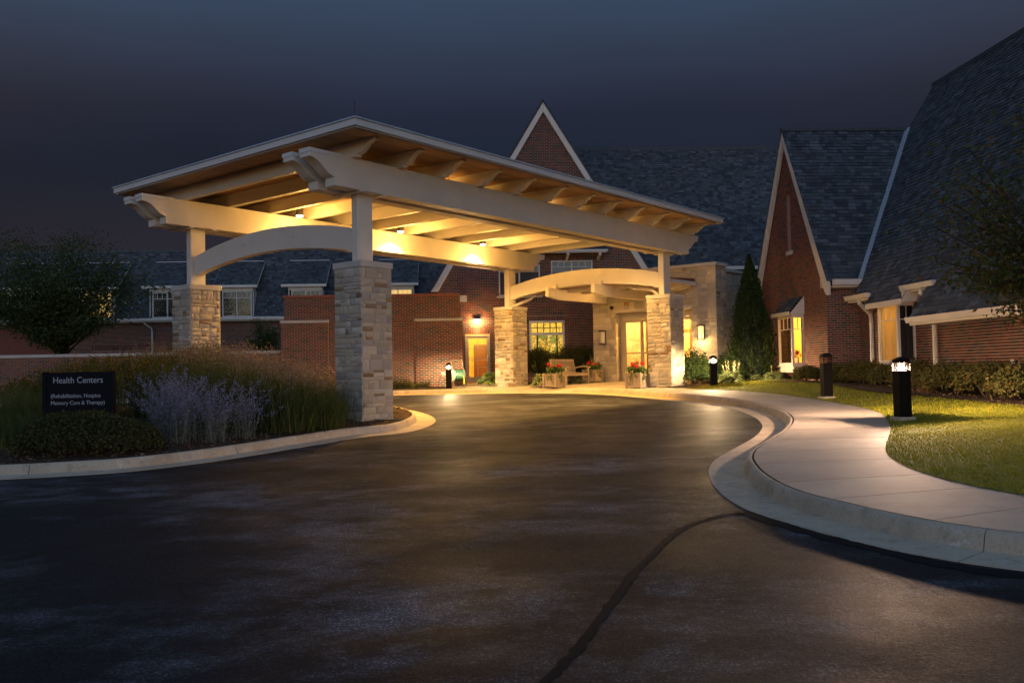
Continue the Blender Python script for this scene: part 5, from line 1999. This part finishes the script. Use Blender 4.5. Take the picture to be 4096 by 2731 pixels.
# ------------------------------------------------------------------ trees
tx, ty = -19.6, 39.0
branch_tree('honey_locust_tree', (tx, ty, .3), 2.8, .13, (-.2, 0, 4.7), (4.6, 3.2, 3.0), 105, 430, .062, 'tree_leaf', 'dark feathery tree standing behind the garden wall at the far left', spread=.52, flat=.6, tips_low=True)
branch_tree('maple_tree', (8.75, 13.2, -.05), 2.0, .09, (-.15, 0, 3.15), (2.45, 1.8, 2.2), 130, 230, .040, 'maple_leaf', 'dark autumn-tinged tree reaching in over the long brick wall', spread=.26, flat=.2, tips_low=True)
branch_tree('young_tree', (-12.3, 44.5, .5), 1.2, .04, (0, 0, 2.2), (.85, .7, 1.5), 34, 120, .06, 'tree_leaf', 'small leafy tree beside the brick screen wall', spread=.16)
# tall evergreen beside the side gable
ev = empty('arborvitae_tree', (7.86, 29.5, .5), 0, 'tall narrow cone-shaped evergreen beside the side gable', 'tree')
q = MB()
q.tube([(0, 0, -.2), (0, 0, 2.0), (0, 0, 3.9)], [.09, .05, .01], 7)
q.build('trunk', 'bark', ev)
n = 17000
h = rng.random(n) ** .85
prof_r = np.interp(h, [0, .06, .18, .4, .65, .85, 1.0], [.62, .74, .76, .64, .42, .20, .02])
az = rng.uniform(0, 2 * np.pi, n)
lump = 1 + .16 * np.sin(az * 5 + h * 17) * np.sin(h * 31 + az * 2) + .07 * np.sin(az * 11 - h * 40)
rr = prof_r * lump * rng.uniform(.62, 1.04, n)
P = np.stack([rr * np.cos(az), rr * np.sin(az), h * 4.15 + .02], 1)
a = unit(np.stack([np.cos(az) * .5, np.sin(az) * .5, np.ones(n) * 1.2], 1) + rng.normal(0, .45, (n, 3)))
b = unit(np.cross(a, rng.normal(size=(n, 3))))
s = rng.uniform(.028, .055, n)[:, None]
quads('crown', 'evergreen', np.stack([P - a * s, P + b * s * .42, P + a * s * 1.3, P - b * s * .42], 1), ev)

# ------------------------------------------------------------------ shrubs
RS = [((10.28, 25.9), (.42, .40, .55), 'small clipped shrub at the foot of the side gable, left of the dark bollard'),
      ((10.80, 25.0), (.46, .42, .62), 'clipped shrub just right of the dark bollard, before the short return wall'),
      ((11.05, 24.2), (.50, .50, .72), 'clipped shrub at the foot of the curved downspout'),
      ((11.00, 23.3), (.52, .50, .72), 'clipped shrub below the left half of the bay window in the long wall'),
      ((10.95, 22.3), (.50, .50, .66), 'clipped shrub below the right half of the bay window, behind the lit bollard'),
      ((10.95, 21.15), (.62, .55, .85), 'large clipped shrub at the foot of the second downspout'),
      ((10.85, 20.05), (.55, .5, .66), 'clipped shrub beside the reddish dead patch on the long wall bed'),
      ((10.75, 18.8), (.78, .62, .86), 'broad clipped shrub in front of the bare part of the long wall'),
      ((10.65, 17.55), (.72, .6, .84), 'broad clipped shrub below the outlet box on the long wall'),
      ((10.60, 16.3), (.70, .6, .80), 'clipped shrub cut by the edge of the picture')]
for (p, rd, lab) in RS:
    x, y = bw(*p)
    rd = (rd[0] * .84, rd[1] * .84, rd[2] * .74)
    shrub('clipped_shrub', x, y, gz(x, y) + .12, rd, 5200, 60, .036, 'box_leaf', lab, group='clipped shrubs along the long brick wall', spread=.17)
x, y = bw(10.45, 19.55)
dp = empty('dead_shrub', (x, y, gz(x, y) + .12), 0, 'low dry reddish tuft between the clipped shrubs', 'shrub')
nb_ = 240
blades(np.stack([rng.normal(0, .10, nb_), rng.normal(0, .10, nb_), np.zeros(nb_)], 1), rng.uniform(.2, .42, nb_), np.full(nb_, .010), rng.uniform(.05, .3, nb_), 'grass_base', 'twigs', dp)
shrub('yew_bush', .95, 34.6, .47, (.92, .8, 1.30), 15000, 150, .034, 'yew_leaf', 'round dark yew behind the first planter, next to the stone pier', group='yews behind the bench', aspect=.35, spread=.10)
shrub('yew_bush', 2.50, 35.0, .47, (1.05, .85, 1.38), 17000, 170, .034, 'yew_leaf', 'broad dark yew right behind the bench back', group='yews behind the bench', aspect=.35, spread=.10)
shrub('yew_bush', 1.62, 35.4, .47, (.6, .6, 1.2), 7000, 80, .034, 'yew_leaf', 'small dark yew under the stained glass, between the two big yews', group='yews behind the bench', aspect=.35, spread=.10)
def juniper(x, y, z, rx, ry, h, n, label):
    j = empty('juniper_bush', (x, y, z), 0, label, 'shrub', 'spreading junipers')
    az = rng.uniform(0, 2 * np.pi, n)
    r_ = np.sqrt(rng.random(n))
    hh = h * (1 - r_ ** 2 * .75) * rng.uniform(.55, 1.05, n)
    hh = hh * (1 + .18 * np.sin(az * 4 + r_ * 7))
    P = np.stack([rx * r_ * np.cos(az), ry * r_ * np.sin(az), np.maximum(.03, hh)], 1)
    d = unit(np.stack([np.cos(az), np.sin(az), np.full(n, .45)], 1) + rng.normal(0, .35, (n, 3)))
    b = unit(np.cross(d, rng.normal(size=(n, 3))))
    s = rng.uniform(.04, .085, n)[:, None]
    quads('foliage', 'evergreen', np.stack([P - d * s, P + b * s * .25, P + d * s, P - b * s * .25], 1), j)
    q = MB()
    for i in range(6):
        a = i * 1.05
        q.tube([(0, 0, -.02), (math.cos(a) * rx * .4, math.sin(a) * ry * .4, h * .4), (math.cos(a) * rx * .8, math.sin(a) * ry * .8, h * .4)], [.02, .012, .005], 5)
    q.build('stems', 'bark', j)
juniper(5.95, 29.3, .44, .75, .7, 1.02, 5200, 'spreading juniper against the far stone pier')
juniper(7.0, 30.0, .46, .8, .7, .80, 4600, 'spreading juniper behind the bollard, below the lit wall lamp')
q_ = empty('ground_juniper', bw(-3.6, 33.95) + (.43,), TH, 'low grey-green juniper hedge along the foot of the brick screen wall', 'hedge')
n = 9000
P = np.stack([rng.uniform(-3.0, 2.55, n), rng.normal(0, .22, n), np.abs(rng.normal(.10, .09, n))], 1)
P[:, 2] *= (1 + .3 * np.sin(P[:, 0] * 5.1))
quads('foliage', 'box_leaf', leaves(P, .045, .28, .4, .2), q_)

def hosta(x, y, z, rad, h, n, label, var=.5, spikes=0):
    r_ = empty('hosta_plant', (x, y, z), 0, label, 'plant', 'hostas')
    g_, e_, s_ = MB(), MB(), MB()
    for i in range(n):
        t = (i + .5) / n
        az = i * 2.39996 + random.uniform(-.3, .3)
        el = R(72) * (1 - t) + R(12) * t
        L_ = rad * random.uniform(.42, .60)
        w = L_ * .36
        d = Vector((math.cos(az), math.sin(az), 0))
        sd = Vector((-math.sin(az), math.cos(az), 0))
        st_ = d * (rad * .35 * t + .02) + Vector((0, 0, h * (.95 - .62 * t)))
        def pt(a, b):
            drop = -.55 * a * a
            p = st_ + d * (L_ * a * math.cos(el * .55)) + Vector((0, 0, L_ * (a * math.sin(el * .6) + drop))) + sd * (w * b) + Vector((0, 0, -abs(b) * w * .25 + abs(b) * .0))
            return tuple(p)
        prof = ((0, .12), (.3, .85), (.6, .8), (.85, .42), (1.0, .02))
        for k in range(4):
            (a0, b0), (a1, b1) = prof[k], prof[k + 1]
            for sgn in (-1, 1):
                r0 = random.random()
                pol = [pt(a0, 0), pt(a0, sgn * b0 * .74), pt(a1, sgn * b1 * .74), pt(a1, 0)]
                g_.poly(pol if sgn > 0 else pol[::-1], r0)
                pol = [pt(a0, sgn * b0 * .74), pt(a0, sgn * b0), pt(a1, sgn * b1), pt(a1, sgn * b1 * .74)]
                (e_ if random.random() < var else g_).poly(pol if sgn > 0 else pol[::-1], r0)
        if i % 3 == 0:
            s_.tube([(0, 0, 0), tuple(st_ * .5 + Vector((0, 0, .02))), tuple(st_)], .006, 4, False)
    for i in range(spikes):
        a = random.uniform(0, 6.28)
        b_ = Vector((math.cos(a) * rad * .2, math.sin(a) * rad * .2, 0))
        t_ = b_ * 2.2 + Vector((0, 0, h * random.uniform(1.5, 2.0)))
        s_.tube([tuple(b_), tuple((b_ + t_) / 2 + Vector((.01, 0, 0))), tuple(t_)], [.006, .005, .003], 4, False)
        for k in range(9):
            c = b_.lerp(t_, .55 + .45 * k / 9)
            e_.poly([tuple(c + Vector((random.uniform(-.03, .03), random.uniform(-.03, .03), random.uniform(-.03, .03)))) for _ in range(4)], random.random())
    g_.build('leaves', 'hosta_leaf', r_, True)
    if e_.v:
        e_.build('pale_margins', 'hosta_edge', r_)
    s_.build('stalks', 'stem_dry', r_)
hosta(1.05, 31.75, .45, .55, .42, 70, 'variegated hosta between the stone pier and the first planter', .95)
hosta(-.85, 33.6, .47, .62, .48, 60, 'plain green hosta beside the service door, behind the stone pier', .04)
hosta(3.25, 34.25, .47, .42, .34, 30, 'small green hosta behind the second planter', .05)
hosta(2.25, 33.1, .47, .40, .30, 30, 'green hosta in the shade under the bench', .3)
hosta(6.95, 28.55, .44, .62, .42, 66, 'flowering pale hosta lit by the bollard beside it', .95, 12)
hosta(7.75, 28.75, .44, .40, .30, 34, 'small pale hosta between two larger ones', .9)
hosta(8.30, 28.6, .44, .60, .36, 60, 'broad pale hosta at the foot of the evergreen, below the box window', .95, 2)

# planters with flowers
def planter(x, y, z, label, s=.52, hgt=.47, seed=0):
    r_ = empty('flower_planter', (x, y, z), -YAW, label, 'planter', 'teak planters at the entrance')
    c = s / 2
    for sx in (-1, 1):
        for sy in (-1, 1):
            q = MB()
            q.box(sx * c - .032, sy * c - .032, 0, sx * c + .032, sy * c + .032, hgt + .01)
            q.build('corner_post', 'teak_wood', r_, bevel=.004)
    for k in range(4):
        rt_ = Matrix.Rotation(k * math.pi / 2, 4, 'Z')
        n_ = 4
        for i in range(n_):
            q = MB()
            a = -c + .034 + i * (s - .068) / n_
            q.box(a + .003, -c + .004, .04, a + (s - .068) / n_ - .003, -c + .024, hgt - .06)
            q.v = [tuple(rt_ @ Vector(v)) for v in q.v]
            q.build('slat', 'teak_wood', r_)
        q = MB()
        q.box(-c + .034, -c - .012, hgt - .07, c - .034, -c + .022, hgt)
        q.v = [tuple(rt_ @ Vector(v)) for v in q.v]
        q.build('rail', 'teak_wood', r_)
        q = MB()
        q.box(-c + .034, -c - .010, .03, c - .034, -c + .003, .09)
        q.v = [tuple(rt_ @ Vector(v)) for v in q.v]
        q.build('rail', 'teak_wood', r_)
    q = MB()
    q.box(-c + .03, -c + .03, .05, c - .03, c - .03, hgt - .04)
    q.build('soil', 'mulch', r_)
    P = clumped((0, 0, hgt + .10), (c * 1.15, c * 1.15, .16), 420, 22, .25, .3)
    quads('geranium_leaves', 'hosta_leaf', leaves(P, .042, .8), r_)
    for k in range(6):
        az = seed + k * 1.05
        cc = np.array((math.cos(az) * c * random.uniform(.5, 1.15), math.sin(az) * c * random.uniform(.5, 1.15), hgt + random.uniform(.20, .36)))
        P = cc + unit(rng.normal(size=(46, 3))) * np.array((.065, .065, .05)) * rng.uniform(.5, 1, (46, 1))
        quads('blossom', 'geranium', leaves(P, .024, .85), r_)
        q = MB()
        q.tube([(cc[0] * .4, cc[1] * .4, hgt), tuple(cc)], .004, 4, False)
        q.build('flower_stalk', 'stem_dry', r_)
    nb2 = 26
    blades(np.concatenate([rng.normal(0, .03, (nb2, 2)), np.full((nb2, 1), hgt)], 1), rng.uniform(.40, .68, nb2), np.full(nb2, .014), rng.uniform(.05, .42, nb2), 'ivy_leaf', 'spike_leaves', r_)
    P = []
    for k in range(26):
        az = random.choice((-math.pi / 2, 0.0)) + random.uniform(-.7, .7)
        ex_ = Vector((math.cos(az), math.sin(az), 0)) * (c * 1.12)
        L_ = random.uniform(.08, .38)
        for t in np.arange(0, L_, .022):
            P.append((ex_.x + random.uniform(-.03, .03), ex_.y + random.uniform(-.03, .03), hgt + .03 - t))
    quads('trailing_ivy', 'ivy_leaf', leaves(np.array(P), .024, .8), r_)
def at_corner(x, y):              # centre of a planter whose near corner stands at x, y
    return (x + (-.26) * CYAW + .26 * SYAW, y + .26 * SYAW + .26 * CYAW)
px1 = at_corner(1.47, 30.75)
planter(px1[0], px1[1], gz(*px1) - .012, 'teak planter of red geraniums at the near end of the bench', seed=.4)
planter(3.02, 33.85, gz(3.02, 33.85) - .012, 'teak planter half hidden behind the far arm of the bench', seed=1.3)
px3 = at_corner(4.02, 28.35)
planter(px3[0], px3[1], gz(*px3) - .012, 'weathered teak planter of geraniums beside the far stone pier', seed=2.2)

# hose reel
hx, hy = bw(.02, 33.75)
hr = empty('hose_reel', (hx, hy, .46), R(25), 'garden hose reel cart with coiled green hose beside the bollard', 'hose reel')
q = MB()
for sx in (-1, 1):
    q.tube([(sx * .22, -.12, 0), (sx * .22, .0, .45), (sx * .22, .14, .98)], .018, 6)
    q.tube([(sx * .22, .16, 0), (sx * .22, .0, .42)], .015, 6)
q.tube([(-.22, .14, .98), (.22, .14, .98)], .018, 6)
q.tube([(-.22, -.12, .02), (.22, -.12, .02)], .015, 6)
q.build('cart_frame', 'reel_grey', hr)
q = MB()
q.tube([(-.19, 0, .42), (.19, 0, .42)], .09, 12)
for sx in (-1, 1):
    q.tube([(sx * .19, 0, .42), (sx * .205, 0, .42)], .24, 20)
q.build('reel_drum', 'reel_grey', hr)
for i in range(7):
    pts = []
    x = -.16 + i * .052
    for k in range(19):
        a = 2 * math.pi * k / 18
        pts.append((x + .01 * math.sin(a), .205 * math.cos(a), .42 + .205 * math.sin(a)))
    q = MB()
    q.tube(pts, .024, 6, False)
    q.build('hose_coil', 'hose_green', hr, True)
q = MB()
q.tube([(.12, -.22, .42), (.14, -.24, .30), (.14, -.22, .18)], .02, 6)
q.lathe([(.03, 0), (.05, .03), (.02, .16)], (.14, -.24, .10), 10)
q.build('spray_nozzle', 'plastic_yellow', hr)
ox, oy = bw(-.55, 34.28)
q = MB()
q.tube([(0, 0, .0), (-.05, -.03, -.02), (-.14, -.12, -.25), (-.20, -.2, -.52)], .012, 6)
o = q.build('power_cord', 'black_metal')
o.location = (ox, oy, .98)
tag(o, 'black cord hanging from the outlet on the brick wall', 'cord')

# ------------------------------------------------------------------ island planting
def gz_arr(P, fn):
    return np.array([fn(a, b) for a, b in P])
GC = [(-3.75, 17.35), (-4.15, 16.75), (-4.35, 17.7), (-4.85, 17.0), (-5.0, 18.1), (-4.5, 18.7), (-5.6, 17.5), (-5.7, 18.7), (-5.2, 19.5), (-6.3, 18.3), (-6.5, 19.5), (-6.0, 20.4), (-7.1, 19.2), (-7.3, 20.5), (-4.0, 18.6), (-3.9, 19.6), (-4.6, 20.3), (-8.2, 20.6), (-3.35, 19.6)]
gr = empty('ornamental_grass', (-5.4, 18.5, 0))
gr['kind'] = 'stuff'
gr['label'] = 'tall feathery ornamental grass massed in front of the stone piers'
gr['category'] = 'grass'
B_, H_, Ln, R_ = [], [], [], []
PB, PH, PL = [], [], []
for (x, y) in GC:
    n = 760
    p = np.stack([rng.normal(x, .24, n), rng.normal(y, .24, n)], 1)
    z = gi(x, y)
    hs = float(np.interp(x / y, [-.40, -.31, -.25, -.205], [1.40, 1.34, 1.05, .74]))
    B_.append(np.concatenate([p, np.full((n, 1), z)], 1))
    H_.append(hs * rng.uniform(.45, 1.0, n))
    Ln.append(rng.uniform(.08, .85, n) * min(1.0, hs))
    R_.append(rng.random(n))
    m_ = 46
    p = np.stack([rng.normal(x, .20, m_), rng.normal(y, .20, m_)], 1)
    PB.append(np.concatenate([p, np.full((m_, 1), z)], 1))
    PH.append(hs * rng.uniform(.98, 1.22, m_))
    PL.append(rng.uniform(.05, .45, m_))
off = np.array((5.4, -18.5, 0))
B_, H_, Ln, R_ = np.concatenate(B_) + off, np.concatenate(H_), np.concatenate(Ln), np.concatenate(R_)
blades(B_, H_, np.full(len(B_), .011), Ln, 'tall_grass', 'leaf_blades', gr, rnd_=R_)
k = rng.choice(len(B_), 2600)
blades(B_[k], H_[k] * .42, np.full(len(k), .010), Ln[k] * .5, 'grass_base', 'dry_stalks', gr)
PB, PH, PL = np.concatenate(PB) + off, np.concatenate(PH), np.concatenate(PL)
az = rng.uniform(0, 2 * np.pi, len(PB))
blades(PB, PH * .93, np.full(len(PB), .005), PL, 'stem_dry', 'flower_stems', gr, azim=az)
tip = PB + np.stack([np.cos(az) * PL, np.sin(az) * PL, PH * .93], 1)
tip = np.repeat(tip, 7, 0) + rng.normal(0, 1, (len(tip) * 7, 3)) * np.array((.035, .035, .085))
quads('plumes', 'grass_plume', leaves(tip, .045, .14, .4), gr)

gd = empty('goldenrod', (-8.5, 19.0, 0))
gd['kind'] = 'stuff'
gd['label'] = 'mass of dull yellow goldenrod behind the sign'
gd['category'] = 'flowers'
n = 900
bx = rng.uniform(-11.2, -6.6, n)
by = 20.6 + (bx + 8.5) * .12 + rng.normal(0, .75, n)
bb = np.stack([bx, by, gz_arr(np.stack([bx, by], 1), gi)], 1)
hh = rng.uniform(.95, 1.50, n) * np.interp(bx, [-11.2, -9.6, -8, -6.6], [.62, .92, 1.0, 1.05])
ll = rng.uniform(0, .22, n)
az = rng.uniform(0, 6.28, n)
off2 = np.array((8.5, -19.0, 0))
blades(bb + off2, hh, np.full(n, .008), ll, 'tall_grass', 'stems', gd, azim=az)
d_ = np.stack([np.cos(az) * ll, np.sin(az) * ll, hh], 1)
t = rng.uniform(.25, 1, (n, 26, 1))
P = (bb[:, None, :] + d_[:, None, :] * t).reshape(-1, 3) + rng.normal(0, .045, (n * 26, 3)) + off2
quads('leaves', 'tall_grass', leaves(P, .034, .25), gd)
t = rng.uniform(.82, 1.02, (n, 20, 1))
P = (bb[:, None, :] + d_[:, None, :] * t).reshape(-1, 3) + rng.normal(0, .035, (n * 20, 3)) + off2
quads('flower_heads', 'goldenrod', leaves(P, .020, .6), gd)

def sage(x, y, n, h, label):
    r_ = empty('russian_sage', (x, y, gi(x, y)), 0, label, 'shrub', 'lavender-blue sage bushes by the kerb')
    b0 = np.concatenate([rng.normal(0, .11, (n, 2)), np.zeros((n, 1))], 1)
    hh = h * rng.uniform(.55, 1.05, n)
    ll = rng.uniform(.10, .78, n)
    az = rng.uniform(0, 6.28, n)
    blades(b0, hh, np.full(n, .008), ll, 'sage_stem', 'stems', r_, azim=az)
    d = np.stack([np.cos(az), np.sin(az), np.zeros(n)], 1)
    def on(t):
        zz = np.where(t < .55, t, t)
        lean_ = np.where(t < .55, .28 * t / .55, .28 + .72 * (t - .55) / .45)
        return b0[:, None, :] + np.array((0, 0, 1.0)) * (hh[:, None] * zz)[..., None] + d[:, None, :] * (ll[:, None] * lean_)[..., None]
    t = rng.uniform(.45, 1.0, (n, 34))
    P = on(t)
    brn = rng.normal(0, 1, P.shape) * np.array((.045, .045, .03)) * (1.1 - t)[..., None] * 1.6
    P = (P + brn + rng.normal(0, .012, P.shape)).reshape(-1, 3)
    quads('flowers', 'sage_flower', leaves(P, .0135, .6), r_)
    t = rng.uniform(.08, .8, (n, 16))
    P = (on(t) + rng.normal(0, .035, (n, 16, 3))).reshape(-1, 3)
    quads('leaves', 'sage_stem', leaves(P, .024, .22), r_)
for x, y, n, h, lab in ((-6.05, 15.95, 46, .95, 'sage bush with few flowers right beside the sign post'), (-5.85, 15.25, 90, 1.25, 'tall lavender sage bush, second from the sign'), (-5.55, 15.0, 90, 1.15, 'dense lavender sage bush in the middle of the row by the kerb'), (-5.05, 15.15, 80, 1.08, 'lavender sage bush leaning over the mulch, fourth from the sign'), (-4.72, 15.75, 46, .98, 'thin sage bush at the end of the row, against the tall grass')):
    sage(x, y, n, h, lab)
mx, my = -6.72, 14.15
mo_ = empty('geranium_mound', (mx, my, gi(mx, my)), 0, 'wide low mounded shrub in front of the black sign', 'shrub')
n = 17000
az = rng.uniform(0, 6.28, n)
rr = np.sqrt(rng.random(n))
prof_z = np.sqrt(np.maximum(0, 1 - rr ** 2.2))
lump = 1 + .14 * np.sin(az * 6 + rr * 9) * np.cos(rr * 14 + az * 3)
P = np.stack([1.18 * rr * np.cos(az) * (1 + .05 * np.sin(az * 5)), .68 * rr * np.sin(az), np.maximum(.02, .56 * prof_z * lump * rng.uniform(.72, 1.04, n))], 1)
P += rng.normal(0, .018, P.shape)
quads('foliage', 'mound_leaf', leaves(P, .021, .75, .4), mo_)
q = MB()
for i in range(14):
    a = i * .45
    q.tube([(0, 0, 0), (math.cos(a) * .5, math.sin(a) * .3, .35), (math.cos(a) * .9, math.sin(a) * .5, .3)], [.01, .007, .004], 4)
q.build('stems', 'bark', mo_)
# loose low grasses at the left end of the bed
lg = empty('fountain_grass', (-8.7, 15.6, 0))
lg['kind'] = 'stuff'
lg['label'] = 'loose low grass at the left end of the bed beside the sign'
lg['category'] = 'grass'
n = 4200
cl = rng.integers(0, 9, n)
ctr = np.array([(-8.15, 14.9), (-8.3, 15.6), (-8.8, 15.3), (-8.7, 16.4), (-9.3, 16.2), (-9.4, 17.2), (-8.4, 17.4), (-9.9, 18.0), (-8.0, 16.5)])[cl]
p = ctr + rng.normal(0, .2, (n, 2))
bb = np.concatenate([p, gz_arr(p, gi)[:, None]], 1) + np.array((8.7, -15.6, 0))
blades(bb, rng.uniform(.3, .78, n) * np.where(cl < 3, .72, 1.15), np.full(n, .009), rng.uniform(.05, .42, n), 'tall_grass', 'leaf_blades', lg)

# ------------------------------------------------------------------ lawn blades and mulch chips
gl_ = ga + [(24, 40), (11.0, 40), (8.0, 28.1), (6.6, 28.0)]
bedR = [bw(*p) for p in ((9.35, 26.9), (10.1, 25.6), (10.3, 24.3), (10.1, 22.2), (10.0, 20), (10.1, 18), (10.0, 15), (10.0, 11), (12.5, 11), (12.5, 26), (10.9, 27.5))]
pts = []
rs = random.Random(3)
bands = [(8.0, 13.0, 26000), (13.0, 18.0, 26000), (18.0, 28.3, 24000)]
for y0, y1, cnt in bands:
    k = 0
    while k < cnt:
        x, y = rs.uniform(4.2, 11.5), rs.uniform(y0, y1)
        if x > .66 * y + .6:
            continue
        k += 1
        if inside((x, y), gl_) and not inside((x, y), bedR):
            pts.append((x, y, gz(x, y) + .006 + berm(x, y)))
pts = np.array(pts)
g_ = empty('lawn_grass', (6, 15, 0))
g_['kind'] = 'stuff'
g_['label'] = 'mown lawn between the path and the shrub bed'
g_['category'] = 'grass'
n = len(pts)
wd_ = np.interp(pts[:, 1], [8, 15, 28], [.006, .009, .016])
blades(pts - np.array((6, 15, 0)), rng.uniform(.014, .034, n), wd_, rng.uniform(.0, .03, n), 'lawn_blade', 'grass_blades', g_)
ch = []
areas = [((-3.6, 17.6, -1.9, 23.0), lb, 1500, gi), ((-8.5, 12.8, -4.2, 16.5), lb, 3000, gi), ((4.8, 27.4, 9, 30), [(4.75, 28.2), (5.8, 27.5), (6.9, 27.6), (8.3, 28.2), (9.5, 30.0), (5.6, 30.2)], 1100, lambda x, y: gz(x, y) + .03), ((8, 15, 12, 27), bedR, 1600, lambda x, y: gz(x, y) + .125)]
for (x0, y0, x1, y1), poly, cnt, zf in areas:
    for _ in range(cnt):
        x, y = rs.uniform(x0, x1), rs.uniform(y0, y1)
        if inside((x, y), poly):
            ch.append((x, y, zf(x, y) + .012))
ch = np.array(ch)
mc = quads('mulch_chips', 'mulch_chip', leaves(ch, .030, .30, .5, .6))
mc['kind'] = 'stuff'
mc['label'] = 'shredded bark mulch over the planting beds'
mc['category'] = 'mulch'
# downspout outlet lying on the island
q = MB()
q.box(-.15, -.05, 0, .15, .05, .03)
o = q.build('drain_outlet', 'black_metal')
o.location = (-2.42, 18.55, gi(-2.42, 18.55) + .02)
o.rotation_euler = (0, 0, R(20))
tag(o, 'flat dark drain outlet on the mulch beside the nearest stone pier', 'drain')
